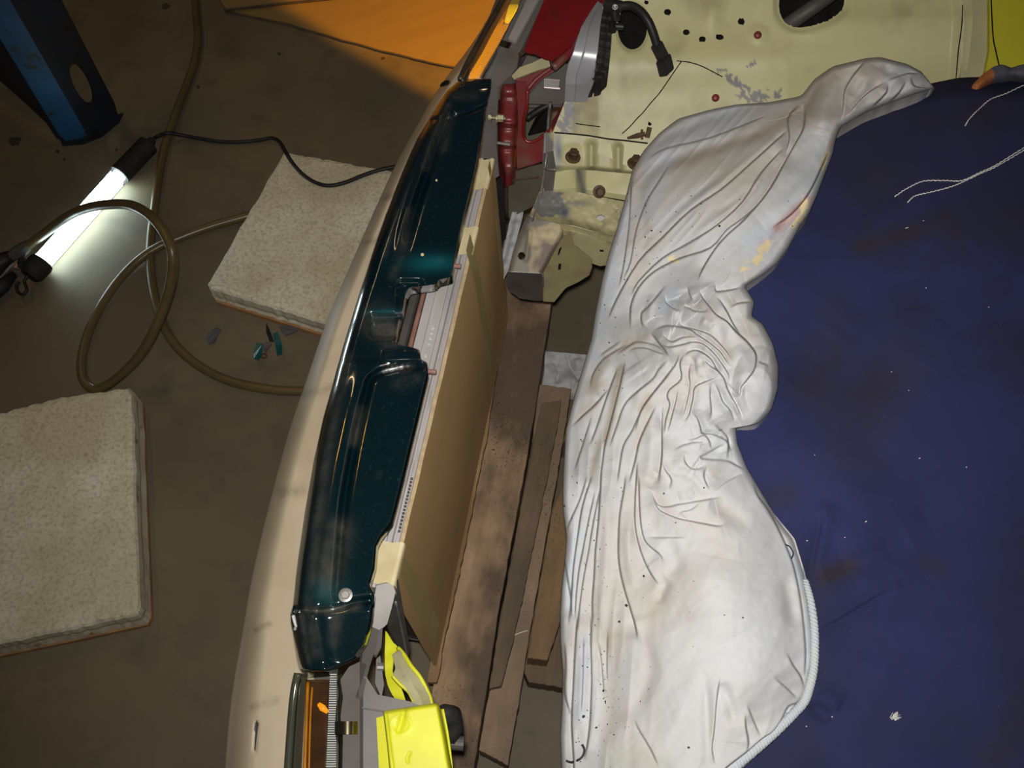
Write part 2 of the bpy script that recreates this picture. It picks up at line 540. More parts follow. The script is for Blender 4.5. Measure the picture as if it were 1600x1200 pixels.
M['olive_primer'] = pmat('olive_primer', (0.40, 0.37, 0.20), (0.33, 0.31, 0.18), 30.0, 0.6, c3=(0.16, 0.10, 0.06), scale3=30.0, lo3=0.66, hi3=0.72)
FL = (('dirt', (0.26, 0.215, 0.135), 0.85, 30.0), ('bare', (0.17, 0.165, 0.16), 1.0, 0), ('blue', (0.10, 0.12, 0.15), 1.0, 0))
M['cream'] = pmat('cream', (0.50, 0.475, 0.255), (0.45, 0.425, 0.225), 5.0, 0.45, bump=0.1, bscale=50.0, c3=(0.30, 0.27, 0.14), scale3=11.0, lo3=0.54, hi3=0.8, layers=FL, spec=.35)
M['cream_plain'] = pmat('cream_plain', (0.52, 0.49, 0.27), (0.44, 0.41, 0.22), 30.0, 0.45)
M['cream_dirty'] = pmat('cream_dirty', (0.49, 0.455, 0.25), (0.36, 0.325, 0.185), 16.0, 0.45, bump=0.3, bscale=50.0, c3=(0.16, 0.14, 0.085), scale3=26.0, lo3=0.56, hi3=0.72, layers=FL)
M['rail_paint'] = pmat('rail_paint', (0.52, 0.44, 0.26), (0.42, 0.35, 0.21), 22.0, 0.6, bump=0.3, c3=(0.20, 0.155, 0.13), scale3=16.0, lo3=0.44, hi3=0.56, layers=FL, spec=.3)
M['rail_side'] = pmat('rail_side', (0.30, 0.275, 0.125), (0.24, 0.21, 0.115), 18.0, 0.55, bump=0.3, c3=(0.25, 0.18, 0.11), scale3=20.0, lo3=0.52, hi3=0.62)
M['bare_steel'] = pmat('bare_steel', (0.15, 0.145, 0.14), (0.10, 0.092, 0.088), 24.0, 0.5, 0.2, bump=0.3, c3=(0.20, 0.13, 0.08), scale3=30.0, lo3=0.64, hi3=0.76)
M['dark_steel'] = pmat('dark_steel', (0.06, 0.056, 0.05), (0.10, 0.09, 0.08), 18.0, 0.55, 0.1, bump=0.3)
M['red'] = pmat('red', (0.20, 0.010, 0.011), (0.15, 0.009, 0.010), 14.0, 0.28, coat=0.4, c3=(0.11, 0.016, 0.014), scale3=20.0)
M['red_dirty'] = pmat('red_dirty', (0.20, 0.020, 0.026), (0.15, 0.022, 0.022), 16.0, 0.45, coat=0.15, c3=(0.15, 0.085, 0.06), scale3=22.0, lo3=0.52, hi3=0.72)
M['rust_plate'] = pmat('rust_plate', (0.14, 0.13, 0.092), (0.11, 0.098, 0.070), 12.0, 0.6, c3=(0.15, 0.085, 0.045), scale3=24.0, lo3=0.68, hi3=0.80)
def wood(name, c1, c2, c3, bump=0.35, dark=(0.05, 0.04, 0.032)):
    m, nt, bs = nodes_of(name)
    grain = noise(nt, coords(nt, YAW, (30, 2.2, 8)), 3.0, 6, 0.65)
    blot = noise(nt, coords(nt, YAW, (1, 0.6, 1)), 8.0, 4, 0.6)
    col = mixc(nt, ramp(nt, grain, 0.38, 0.64), c1, c2)
    col = mixc(nt, ramp(nt, blot, 0.40, 0.60), col, c3)
    sp = noise(nt, coords(nt), 330.0, 2, 0.5)
    mk = noise(nt, coords(nt), 9.0, 2, 0.5)
    f = N(nt, 'ShaderNodeMath', operation='MULTIPLY'); nt.links.new(ramp(nt, sp, 0.63, 0.68), f.inputs[0]); nt.links.new(ramp(nt, mk, 0.40, 0.60), f.inputs[1])
    col = mixc(nt, f.outputs[0], col, dark)
    nt.links.new(col, bs.inputs['Base Color']); setin(bs, 'Roughness', 0.72); setin(bs, 'Specular IOR Level', 0.3)
    add_bump(nt, bs, grain, bump)
    return m
M['wood_wide'] = wood('wood_wide', (0.44, 0.295, 0.175), (0.35, 0.225, 0.13), (0.12, 0.082, 0.054))
M['wood_dark'] = wood('wood_dark', (0.20, 0.14, 0.085), (0.16, 0.11, 0.068), (0.11, 0.082, 0.055))
M['wood_light'] = wood('wood_light', (0.34, 0.235, 0.155), (0.29, 0.195, 0.13), (0.22, 0.155, 0.10))
M['wood_tan'] = wood('wood_tan', (0.30, 0.185, 0.09), (0.24, 0.145, 0.07), (0.18, 0.115, 0.06))
M['wood_split'] = wood('wood_split', (0.46, 0.31, 0.15), (0.30, 0.18, 0.08), (0.22, 0.13, 0.06), 0.8)
def cloth_mat(name, c1, c2, c3, layers, weave=900.0, rough=0.9, sheen=0.2, lint=None, big=2.6):
    m, nt, bs = nodes_of(name)
    v = coords(nt)
    col = mixc(nt, ramp(nt, noise(nt, v, big * 2.5, 4, 0.6), 0.38, 0.62), c1, c2)
    col = mixc(nt, ramp(nt, noise(nt, v, big * 1.3, 4, 0.65), 0.46, 0.72), col, c3)
    for an, ac, amt, br in layers:
        f = attr(nt, an)
        mm = N(nt, 'ShaderNodeMath', operation='MULTIPLY', use_clamp=True); nt.links.new(f, mm.inputs[0]); mm.inputs[1].default_value = amt
        if br:
            m3 = N(nt, 'ShaderNodeMath', operation='MULTIPLY'); nt.links.new(mm.outputs[0], m3.inputs[0])
            nt.links.new(ramp(nt, noise(nt, v, br, 4, 0.65), 0.35, 0.6, 0.3, 1.0), m3.inputs[1]); mm = m3
        col = mixc(nt, mm.outputs[0], col, ac)
    if lint:
        col = mixc(nt, ramp(nt, noise(nt, v, 420.0, 1, 0.4), 0.80, 0.82), col, lint)
    nt.links.new(col, bs.inputs['Base Color']); setin(bs, 'Roughness', rough)
    setin(bs, 'Sheen Weight', 0.0); setin(bs, 'Specular IOR Level', 0.05)
    add_bump(nt, bs, noise(nt, v, weave, 2, 0.6), 0.25, 0.0008)
    return m
M['white_cloth'] = cloth_mat('white_cloth', (0.475, 0.49, 0.51), (0.465, 0.46, 0.45), (0.44, 0.41, 0.365),
                             (('stain', (0.38, 0.30, 0.215), 0.62, 14.0), ('tan', (0.29, 0.255, 0.20), 0.9, 0), ('bluish', (0.44, 0.515, 0.62), 0.6, 0),
                              ('pink', (0.52, 0.34, 0.31), 0.9, 0), ('cream', (0.64, 0.54, 0.33), 1.0, 0), ('green', (0.44, 0.46, 0.32), 0.6, 0)))
M['hem'] = cloth_mat('hem', (0.50, 0.51, 0.49), (0.38, 0.44, 0.54), (0.46, 0.45, 0.40), (), 1400.0)
M['hem_blue'] = cloth_mat('hem_blue', (0.50, 0.58, 0.70), (0.34, 0.44, 0.64), (0.55, 0.60, 0.66), (), 1400.0)
M['navy_cloth'] = cloth_mat('navy_cloth', (0.028, 0.032, 0.095), (0.022, 0.025, 0.072), (0.030, 0.028, 0.046),
                            (('soil', (0.034, 0.027, 0.022), 0.9, 8.0),), 1500.0, 0.95, 0.12, (0.07, 0.07, 0.10))
M['grey_rag'] = cloth_mat('grey_rag', (0.46, 0.47, 0.49), (0.42, 0.42, 0.42), (0.36, 0.33, 0.29), (), 900.0)
M['orange_rag'] = cloth_mat('orange_rag', (0.42, 0.15, 0.05), (0.30, 0.12, 0.05), (0.25, 0.12, 0.07), (), 900.0)
M['greyish_rag'] = cloth_mat('greyish_rag', (0.13, 0.13, 0.16), (0.09, 0.09, 0.11), (0.10, 0.085, 0.08), (), 900.0)
M['thread'] = pmat('thread', (0.78, 0.76, 0.72), (0.6, 0.58, 0.55), 300.0, 0.8)
M['flake'] = pmat('flake', (0.012, 0.012, 0.018), (0.03, 0.028, 0.03), 200.0, 0.7)
M['chip_teal'] = pmat('chip_teal', (0.008, 0.11, 0.10), (0.005, 0.06, 0.06), 30.0, 0.25, coat=0.8)
M['chip_grey'] = pmat('chip_grey', (0.10, 0.10, 0.11), (0.06, 0.06, 0.07), 40.0, 0.6)
M['white_print'] = pmat('white_print', (0.75, 0.75, 0.72), (0.65, 0.65, 0.62), 90.0, 0.6)

# ---------------------------------------------------------------- floor
bm = bmesh.new()
g = 24
for i in range(g + 1):
    for j in range(g + 1):
        bm.verts.new((-4 + 9 * i / g, -3 + 9 * j / g, 0))
bm.verts.ensure_lookup_table()
for i in range(g):
    for j in range(g):
        a = i * (g + 1) + j
        bm.faces.new((bm.verts[a], bm.verts[a + g + 1], bm.verts[a + g + 2], bm.verts[a + 1]))
fo = bm_link('floor', bm, M['concrete'])
tag(fo, kind='structure')

# dark spots of old oil and grit in the concrete
def floor_spot(px, py, r):
    pts = []
    for a in np.linspace(0, 2 * math.pi, 14, endpoint=False):
        q = r * random.uniform(0.6, 1.25)
        pts.append(P(px + q * math.cos(a), py + q * math.sin(a) * 0.8, 0.0015))
    o = slab('oil_spot', pts, 0.001, M['oil'], fo)
for s in ((22, 220, 11), (90, 236, 3.5), (100, 249, 2.5), (259, 9, 6), (436, 84, 3), (309, 135, 3), (182, 234, 2.5), (598, 91, 3)):
    floor_spot(*s)

# ---------------------------------------------------------------- foam pads on plywood
def rough_outline(poly, n=14, amp=1.2):
    out = []
    for i, a in enumerate(poly):
        b = poly[(i + 1) % len(poly)]
        for k in range(n):
            t = k / n
            q = amp if 0 < k else amp * 0.3
            out.append((a[0] + (b[0] - a[0]) * t + random.uniform(-q, q), a[1] + (b[1] - a[1]) * t + random.uniform(-q, q)))
    return out

def foam_pad(label, poly, zt, zply, grow, base_shift):
    loc = P(sum(p[0] for p in poly) / len(poly), sum(p[1] for p in poly) / len(poly), 0)
    loc[2] = 0
    t = thing('foam_pad', label, 'foam pad', loc, 'foam pads on plywood beside the car')
    bm = bmesh.new()
    out = rough_outline(poly)
    top = [P(a, b, zt) for a, b in out]
    c = np.mean(top, 0)
    rings = []
    for k, (ins, dz) in enumerate(((0.012, 0.0), (0.004, -0.002), (0.0, -0.007), (-0.001, -0.022), (0.001, -0.035), (-0.002, zply + 0.001 - zt))):
        ring = []
        for p in top:
            d = p - c; d /= np.linalg.norm(d)
            ring.append(bm.verts.new((p[0] - d[0] * ins + random.uniform(-.0006, .0006), p[1] - d[1] * ins, zt + dz + (random.uniform(-.0008, .0008) if k < 5 else 0))))
        rings.append(ring)
    n = len(top)
    bm.faces.new(rings[0])
    for a, b in zip(rings[:-1], rings[1:]):
        for i in range(n):
            bm.faces.new((a[i], b[i], b[(i + 1) % n], a[(i + 1) % n]))
    bm.faces.new(rings[-1][::-1])
    bmesh.ops.recalc_face_normals(bm, faces=bm.faces)
    verts = [v.co[:] for v in bm.verts]; bm.verts.index_update()
    faces = [[v.index for v in f.verts] for f in bm.faces]; bm.free()
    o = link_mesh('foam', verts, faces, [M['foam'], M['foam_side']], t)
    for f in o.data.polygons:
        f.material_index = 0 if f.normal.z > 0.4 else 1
    bm = bmesh.new()
    bw = [np.array([p[0], p[1], zply]) for p in (P(a, b, zt) for a, b in poly)]
    cc = np.mean(bw, 0)
    bw = [p + (p - cc) / np.linalg.norm(p - cc) * grow + np.array(base_shift) for p in bw]
    vt = [bm.verts.new(p) for p in bw]; vb = [bm.verts.new((p[0], p[1], 0)) for p in bw]
    m = len(bw)
    bm.faces.new(vt); bm.faces.new(vb[::-1])
    for i in range(m): bm.faces.new((vt[i], vb[i], vb[(i + 1) % m], vt[(i + 1) % m]))
    bm_link('plywood_base', bm, M['plywood'], t)
    return t
foam_pad('large dirty white foam pad at the left edge, below the hose loop',
         [(-90, 668), (0, 643), (95, 618), (200, 604), (206, 612), (218, 948), (212, 960), (100, 984), (0, 1005), (-90, 1024)], 0.066, 0.012, 0.003, (0, -0.002, 0))
foam_pad('dirty white foam pad half under the bumper, black cord across it',
         [(443, 236), (520, 248), (600, 263), (690, 280), (640, 470), (560, 522), (500, 502), (400, 471), (328, 449), (324, 441)], 0.055, 0.012, 0.002, (0.004, -0.006, 0))

# ---------------------------------------------------------------- cardboard lit amber on the floor
t = thing('cardboard_sheet', 'flat brown cardboard on the floor under amber light, at the top of the photo', 'cardboard', (P(560, 20, 0)[0], P(560, 20, 0)[1], 0))
edge = [(350, 15), (400, 26), (455, 39), (500, 52), (560, 69), (610, 82), (660, 94), (725, 107), (760, 112)]
poly = edge + [(900, 20), (920, -120), (330, -120), (340, -40)]
slab('card_face', [P(a, b, 0.007) for a, b in poly], 0.0045, M['card_floor'], t, toward=(0, 0, -0.0045))
bm = bmesh.new()
tube_bm(bm, [P(a, b + 0.6 + random.uniform(-.7, .7), 0.0055) for a, b in catmull(np.array([(a, b, 0) for a, b in edge]), 5)[:, :2]], 0.0022, 6)
bm_link('torn_edge', bm, M['card_edge'], t)
flap = [(352, 12), (430, 3), (520, -6), (600, -40), (340, -90), (330, -20)]
slab('folded_flap', [P(a, b, 0.022 if i < 4 else 0.012) for i, (a, b) in enumerate(flap)], 0.004, M['card_floor'], t, toward=(0, 0, -0.004))
bm = bmesh.new()
rod(bm, P(350, 14, 0.011), P(540, -6, 0.011), 0.0055, 8)
bm_link('flap_gap_shade', bm, M['card_edge'], t)  # dark rod stands in for the shaded gap at the flap

# ---------------------------------------------------------------- blue steel post
bp = P(135, 205, 0)
t = thing('steel_post', 'blue steel post with an oblong hole standing on the floor by the lamp', 'post', (bp[0], bp[1], 0))
def up_plate(name, foot, h, th, m, parent, holes=()):
    """upright plate standing on the line between two floor points"""
    a, b = np.array(foot[0]), np.array(foot[1])
    d = (b - a) / np.linalg.norm(b - a); L = np.linalg.norm(b - a)
    nn = np.array([-d[1], d[0], 0.0])
    def W(s, z): return a + d * s + np.array([0, 0, z])
    outl = [W(0.006, 0), W(L - 0.006, 0), W(L, 0.03), W(L, h), W(0, h), W(0, 0.03)]
    hs = [[W(L * x, z) for x, z in hh] for hh in holes]
    return slab(name, outl, th, m, parent, hs, toward=tuple(nn * th))
fb, fc, fd = P(100, 223, 0), P(140, 217, 0), P(187, 176, 0)
ov = [(0.5 + 0.20 * math.cos(a), 0.125 + 0.055 * math.sin(a)) for a in np.linspace(0, 2 * math.pi, 18, endpoint=False)]
up_plate('web', (fb, fc), 1.0, 0.006, M['blue'], t)
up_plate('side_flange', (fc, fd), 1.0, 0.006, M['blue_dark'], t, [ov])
gd = P(70, 205, 0) - fb; gd[2] = 0; gd /= np.linalg.norm(gd)
gn = np.array([-gd[1], gd[0], 0.0])
gus = [fb, *[PPL(a, b, fb, gn) for a, b in ((88, 216), (72, 192), (45, 166), (18, 142), (0, 126), (-80, 70))], fb + gd * .3 + np.array([0, 0, 1.0]), fb + np.array([0, 0, 1.0])]
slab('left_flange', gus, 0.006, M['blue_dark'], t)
bm = bmesh.new()
prism_bm(bm, [(92, 214), (97, 227), (130, 224), (158, 213), (186, 190), (192, 176), (150, 190)], 0.004, 0.0005, 0.0)
bm_link('foot_plate', bm, M['blue_dark'], t)

# ---------------------------------------------------------------- fluorescent work lamp
la, lb = P(208, 256, 0.030), P(52, 424, 0.030)
t = thing('work_lamp', 'lit tubular fluorescent work lamp with black handle lying on the floor', 'lamp', ((la + lb)[0] / 2, (la + lb)[1] / 2, 0))
ax = (la - lb) / np.linalg.norm(la - lb)
A = lambda px, py, z=0.030: P(px, py, z)
h0, h1, hs = A(187, 273), A(232, 226), A(238, 219)
bm = bmesh.new()
pts = [h0 + (h1 - h0) * k / 14 for k in range(15)]
tube_bm(bm, pts, [0.0215 + (0.0004 if k % 2 else 0) for k in range(15)], 20)
bm_link('handle', bm, M['rubber'], t)
bm = bmesh.new(); tube_bm(bm, [h1, h1 + (hs - h1) * 1.1], [0.012, 0.008], 14)
bm_link('cord_sleeve', bm, M['rubber'], t)
e0, e1 = A(66, 409), A(46, 432)
bm = bmesh.new(); tube_bm(bm, [e0, e0 + (e1 - e0) * .2, e0 + (e1 - e0) * .8, e1], [0.0235, 0.025, 0.023, 0.018], 20)
bm_link('end_cap', bm, M['rubber'], t)
bm = bmesh.new(); tube_bm(bm, [e0, h0], 0.0135, 20, False)
bm_link('lamp_tube', bm, M['tube'], t)
bm = bmesh.new(); tube_bm(bm, [e0, h0], 0.0205, 28, False)
bm_link('clear_sleeve', bm, M['clear'], t)
side = np.cross(ax, (0, 0, 1)); side /= np.linalg.norm(side)
bm = bmesh.new()
rows = []
for p in (e0 + ax * .004, h0 - ax * .004):
    rows.append([bm.verts.new(p + 0.0185 * (math.cos(a) * -side + math.sin(a) * np.array([0, 0, 1.0]))) for a in np.linspace(math.radians(-80), math.radians(60), 12)])
for i in range(11): bm.faces.new((rows[0][i], rows[0][i + 1], rows[1][i + 1], rows[1][i]))
bm_link('reflector', bm, M['tube_white'], t, True)
hk = [(44, 430, .03), (38, 440, .026), (42, 452, .022), (36, 460, .02), (28, 456, .02), (26, 446, .022), (30, 441, .024)]
tube('hanging_hook', pz(hk), 0.0032, M['black'], t, 8, 5)
cp = [(236, 220, .03), (246, 213, .02), (262, 208, .024), (282, 211, .012), (310, 216, .007), (340, 221, .007), (372, 222, .007), (405, 219, .007),
      (425, 216, .012), (437, 222, .03), (446, 237, .060), (458, 256, .061), (475, 274, .060), (495, 286, .060), (515, 290, .060), (540, 285, .060), (570, 273, .060), (600, 264, .061), (640, 258, .061), (668, 262, .058)]
tube('power_cord', pz(cp), 0.0042, M['black'], t, 8, 6)

# ---------------------------------------------------------------- air hoses and blow gun
R_H = 0.0090
hp = [(22, 400, .035), (60, 372, .06), (100, 342, .11), (130, 327, .16), (165, 320, .21), (205, 321, .25), (240, 342, .28), (264, 378, .28), (270, 410, .26), (265, 450, .22), (248, 500, .16), (222, 550, .10), (190, 585, .05), (165, 603, .02),
      (145, 607, .010), (130, 592, .010), (128, 560, .010), (140, 515, .010), (165, 467, .010), (200, 422, .010), (240, 390, .012), (290, 368, .010), (335, 352, .010), (385, 338, .010), (412, 326, .006 + R_H * .4)]
o = tube('air_hose', pz(hp[:-1] + [(395, 335, .0098)]), R_H, M['hose'], None, 12, 8)
tag(o, 'tan air hose rising in a loop across the lit work lamp', 'hose', 'air hoses')
hp2 = [(302, -30, .0098), (306, 20, .0098), (309, 60, .0098), (303, 100, .0098), (287, 145, .0098), (272, 185, .0098), (260, 220, .0098), (250, 265, .0098), (242, 320, .0098), (236, 370, .0098), (235, 410, .0098),
       (240, 455, .0098), (252, 500, .0098), (275, 540, .0098), (312, 572, .0098), (355, 594, .0098), (405, 606, .0098), (455, 611, .0098), (520, 608, .0098), (600, 600, .0098)]
o = tube('air_hose', pz(hp2), R_H, M['hose'], None, 12, 8)
tag(o, 'tan air hose running down the floor and under the bumper', 'hose', 'air hoses')
gl = P(15, 420, 0)
t = thing('blow_gun', 'dark blow gun at the end of the looped hose, beside the lamp hook', 'tool', (gl[0], gl[1], 0))
bm = bmesh.new(); tube_bm(bm, pz([(-40, 440, .03), (-10, 418, .03), (10, 405, .032), (22, 399, .034)]), [0.022, 0.024, 0.016, 0.012], 14); bm_link('grip', bm, M['black'], t, True)
bm = bmesh.new(); tube_bm(bm, pz([(16, 402, .035), (32, 392, .04), (44, 383, .048)]), [0.011, 0.014, 0.011], 8); bm_link('coupling', bm, M['dark_steel'], t)
bm = bmesh.new(); rod(bm, P(0, 434, .022), P(30, 402, .03), .0035, 8); bm_link('trigger_lever', bm, M['steel'], t)
bm = bmesh.new(); tube_bm(bm, pz([(33, 400, .03), (35, 410, .025), (30, 418, .02)]), [.006, .009, .007], 10); bm_link('button', bm, M['black'], t)
bm = bmesh.new(); rod(bm, P(27, 412, .025), P(25, 420, .022), .006, 10); bm_link('copper_ferrule', bm, M['copper'], t)
bm = bmesh.new(); tube_bm(bm, pz([(-30, 470, .02), (5, 446, .022), (22, 428, .018)]), [.02, .014, .008], 12); bm_link('nozzle', bm, M['blue_dark'], t, True)

# ---------------------------------------------------------------- broken paint-coated chips on the floor
def chip(label, outline, z0, lift, mt, me):
    bm = bmesh.new()
    W = [P(a, b, z0 + lift * (k / max(1, len(outline) - 1)) * 0.8) for k, (a, b) in enumerate(outline)]
    slab_bm(bm, W, 0.003, toward=(0, 0, -0.003))
    o = bm_link('plastic_fragment', bm, mt)
    return tag(o, label, 'fragment', 'broken plastic fragments on the floor')
chip('grey fragment on the floor, farthest to the left of the broken bits', [(322, 532), (324, 522), (338, 511), (346, 514), (340, 521), (335, 535), (326, 537)], .006, .006, M['chip_grey'], 0)
chip('short shiny teal fragment in the middle of the broken bits', [(396, 553), (400, 535), (411, 537), (408, 556), (404, 562), (397, 560)], .007, .008, M['chip_teal'], 0)
chip('longer shiny teal fragment nearest the bumper', [(426, 521), (434, 518), (440, 535), (441, 553), (433, 555), (430, 540)], .008, .010, M['chip_teal'], 0)
chip('thin curved black sliver between the two teal fragments', [(416, 503), (420, 512), (428, 533), (421, 533), (416, 520)], .01, .012, M['black'], 0)
chip('grey triangular fragment beside the foam pad edge', [(436, 510), (450, 507), (462, 508), (465, 516), (447, 524), (440, 518)], .007, .008, M['chip_grey'], 0)
chip('mauve-grey flat fragment lying beneath the black sliver', [(411, 546), (414, 533), (424, 537), (414, 551)], .005, .002, M['chip_grey'], 0)
bm = bmesh.new(); tube_bm(bm, [P(412 + 4.5 * math.cos(a), 556 + 3.2 * math.sin(a), .004) for a in np.linspace(0, 2 * math.pi, 14)], .0016, 6, False)
tag(bm_link('rusty_ring', bm, M['rust'], None, True), 'tiny rusty ring lying beside the teal fragments', 'ring')

# ---------------------------------------------------------------- planks under the engine bay
def plank(name, label, quad, zt, zb, m, group=None, wob=0.8):
    out = rough_outline(quad, 10, wob)
    bm = bmesh.new()
    prism_bm(bm, out, zt, zb, 0.0015)
    o = bm_link(name, bm, m)
    return tag(o, label, 'plank', group or 'wooden boards under the engine bay')
plank('wooden_board', 'wide stained brown board running beside the cardboard', [(772, 430), (868, 430), (835, 650), (808, 800), (780, 950), (755, 1110), (735, 1240), (640, 1240), (676, 1075), (722, 850), (755, 660)], 0.165, 0.10, M['wood_wide'])
plank('wooden_board', 'lighter narrow board lying under the dark batten', [(842, 600), (893, 607), (880, 690), (866, 770), (838, 930), (812, 1090), (794, 1196), (748, 1172), (770, 1050), (800, 880), (828, 720)], 0.128, 0.075, M['wood_light'])
tube('chalk_mark', pz([(800, 994, .1292), (812, 989, .1292), (825, 985, .1292)]), .0008, M['white_print'], bpy.data.objects['wooden_board.001'], 6, 3)
plank('wooden_batten', 'dark batten lying along the right edge of the wide board', [(846, 630), (877, 625), (872, 660), (856, 745), (838, 830), (818, 930), (800, 1010), (783, 1072), (764, 1076), (776, 1000), (798, 880), (818, 770)], 0.146, 0.1285, M['wood_dark'])
plank('wooden_board', 'tan board ending beside the white cloth, right of the dark gap', [(884, 745), (930, 750), (915, 880), (890, 930), (855, 1032), (824, 1028), (842, 920), (862, 800)], 0.10, 0.05, M['wood_tan'])
plank('wooden_block', 'short dark wood piece under the end of the tan board', [(832, 960), (915, 965), (905, 1078), (826, 1066), (815, 1040)], 0.049, 0.0, M['wood_dark'])
# boards that carry the others, on the floor
plank('wooden_bearer', 'bearer on the floor beneath the wide board near its bottom end', [(650, 1130), (800, 1130), (800, 1160), (640, 1160)], 0.074, 0.0, M['wood_dark'])
plank('wooden_bearer', 'bearer on the floor beneath the wide board near the frame rail', [(740, 660), (885, 660), (885, 690), (740, 690)], 0.074, 0.0, M['wood_dark'])
# splintered lath along the foot of the cardboard
lw = [(770, 490), (785, 493), (788, 503), (784, 516), (780, 556), (767, 640), (759, 690), (747, 745), (737, 800), (725, 862), (715, 905), (706, 950), (694, 1000), (683, 1066), (668, 1066), (676, 1010), (690, 945), (702, 885), (712, 840), (724, 780), (736, 725), (746, 670), (755, 620), (764, 560)]
out = []
for i, a in enumerate(lw):
    b = lw[(i + 1) % len(lw)]
    for k in range(4):
        out.append((a[0] + (b[0] - a[0]) * k / 4 + random.uniform(-1.1, 1.1), a[1] + (b[1] - a[1]) * k / 4))
bm = bmesh.new(); prism_bm(bm, out, 0.183, 0.166, 0.0)
tag(bm_link('splintered_lath', bm, M['wood_split']), 'thin splintered wood lath along the foot of the cardboard', 'lath')

# ---------------------------------------------------------------- the radiator with its cardboard
RA, RB = np.array([-0.0243, 0.862, 0.60]), np.array([-0.1277, 0.272, 0.60])
RD = (RA - RB) / np.linalg.norm(RA - RB)
RN = np.array([-RD[1], RD[0], 0.0])          # towards the front of the car
RL = np.linalg.norm(RA - RB)
def RW(s, off, z): return RB + RD * s + RN * off + np.array([0, 0, z - 0.60])
rad = thing('radiator', 'aluminium radiator with a cardboard sheet taped to its engine side', 'radiator', tuple(RW(RL / 2, .02, 0.19)))
def rail_profile(name, prof, s0, s1, m, parent, n=2, jit=0.0, smooth=False):
    bm = bmesh.new()
    rows = []
    for k in range(n):
        s = s0 + (s1 - s0) * k / (n - 1)
        rows.append([bm.verts.new(RW(s, o_ + (random.uniform(-jit, jit) if jit else 0), z_)) for o_, z_ in prof])
    for a, b in zip(rows[:-1], rows[1:]):
        for i in range(len(prof)):
            j = (i + 1) % len(prof)
            bm.faces.new((a[i], a[j], b[j], b[i]))
    bm.faces.new(rows[0][::-1]); bm.faces.new(rows[-1])
    return bm_link(name, bm, m, parent, smooth)
rail_profile('core', [(0.006, 0.20), (0.006, 0.575), (0.050, 0.575), (0.050, 0.20)], 0.03, RL - .005, M['dark_steel'], rad)
rail_profile('top_tank', [(0.005, .572), (0.005, .594), (0.0065, .597), (0.0105, .597), (.0118, .592), (.0130, .592), (.0145, .598), (.0195, .598), (.0210, .594),
                          (.0335, .594), (.0345, .5975), (.0445, .5975), (.0455, .590), (.0455, .572)], 0.0, RL - .0, M['alu'], rad)
rail_profile('lower_tank', [(0.005, .19), (0.005, .215), (.052, .215), (.052, .19)], 0.03, RL, M['alu'], rad)
bm = bmesh.new(); rod(bm, RW(.05, .0500, .590), RW(RL - .05, .0500, .590), .0032, 10); bm_link('copper_pipe', bm, M['copper'], rad, True)
rail_profile('condenser_edge', [(.056, .30), (.056, .584), (.058, .588), (.066, .588), (.068, .584), (.068, .30)], .02, RL - .02, M['dark_steel'], rad)
# raised casting marks on the flat of the tank
bm = bmesh.new()
for k, hgt in enumerate((.004, .003, .004, .002, .004, .004, .003, .004)):
    p = RW(.265 + k * .0075 + (.01 if k > 3 else 0), .027, .5945)
    box_bm(bm, p, RD, RN, (0, 0, 1), .0006, hgt / 2, .0006)
    if k % 2: box_bm(bm, p + RD * .0016 + RN * .001, RD, RN, (0, 0, 1), .0016, .0005, .0006)
bm_link('casting_marks', bm, M['white_print'], rad)
# fine row of fin tips near the bottom end
bm = bmesh.new()
for k in range(16):
    c = RW(.065 + k * .0042, .0085, .5985)
    box_bm(bm, c, RD, RN, (0, 0, 1), .0012, .0012, .0012)
tag(bm_link('fin_tips', bm, M['dark_steel'], rad), kind='stuff')
# cardboard
bm = bmesh.new()
nS, nZ = 60, 12
def cb_z(s): return 0.602 + 0.0012 * math.sin(s * 90) + 0.001 * math.sin(s * 37)
front, back = [], []
for k in range(nS + 1):
    s = RL * k / nS
    fr, bk = [], []
    for j in range(nZ + 1):
        z = 0.188 + (cb_z(s) - 0.188) * j / nZ
        bow = 0.004 * math.sin(math.pi * j / nZ) * math.sin(math.pi * k / nS)
        lean = 0.018 * (1 - j / nZ); fr.append(bm.verts.new(RW(s, -bow - lean, z))); bk.append(bm.verts.new(RW(s, 0.0045 - bow * .5 - lean, z)))
    front.append(fr); back.append(bk)
for k in range(nS):
    for j in range(nZ):
        bm.faces.new((front[k][j], front[k + 1][j], front[k + 1][j + 1], front[k][j + 1]))
        bm.faces.new((back[k][j], back[k][j + 1], back[k + 1][j + 1], back[k + 1][j]))
    bm.faces.new((front[k][nZ], front[k + 1][nZ], back[k + 1][nZ], back[k][nZ]))
    bm.faces.new((front[k][0], back[k][0], back[k + 1][0], front[k + 1][0]))
for e in (0, nS):
    for j in range(nZ):
        bm.faces.new((front[e][j], front[e][j + 1], back[e][j + 1], back[e][j]))
bmesh.ops.recalc_face_normals(bm, faces=bm.faces)
bm.verts.index_update()
vv = [v.co[:] for v in bm.verts]; ff = [[v.index for v in f.verts] for f in bm.faces]; bm.free()
cbo = link_mesh('cardboard_cover', vv, ff, [M['cardboard'], M['cardboard_cut']], rad)
cbo['label'] = 'brown cardboard sheet'
for f in cbo.data.polygons:
    f.material_index = 1 if f.normal.z > 0.6 else 0
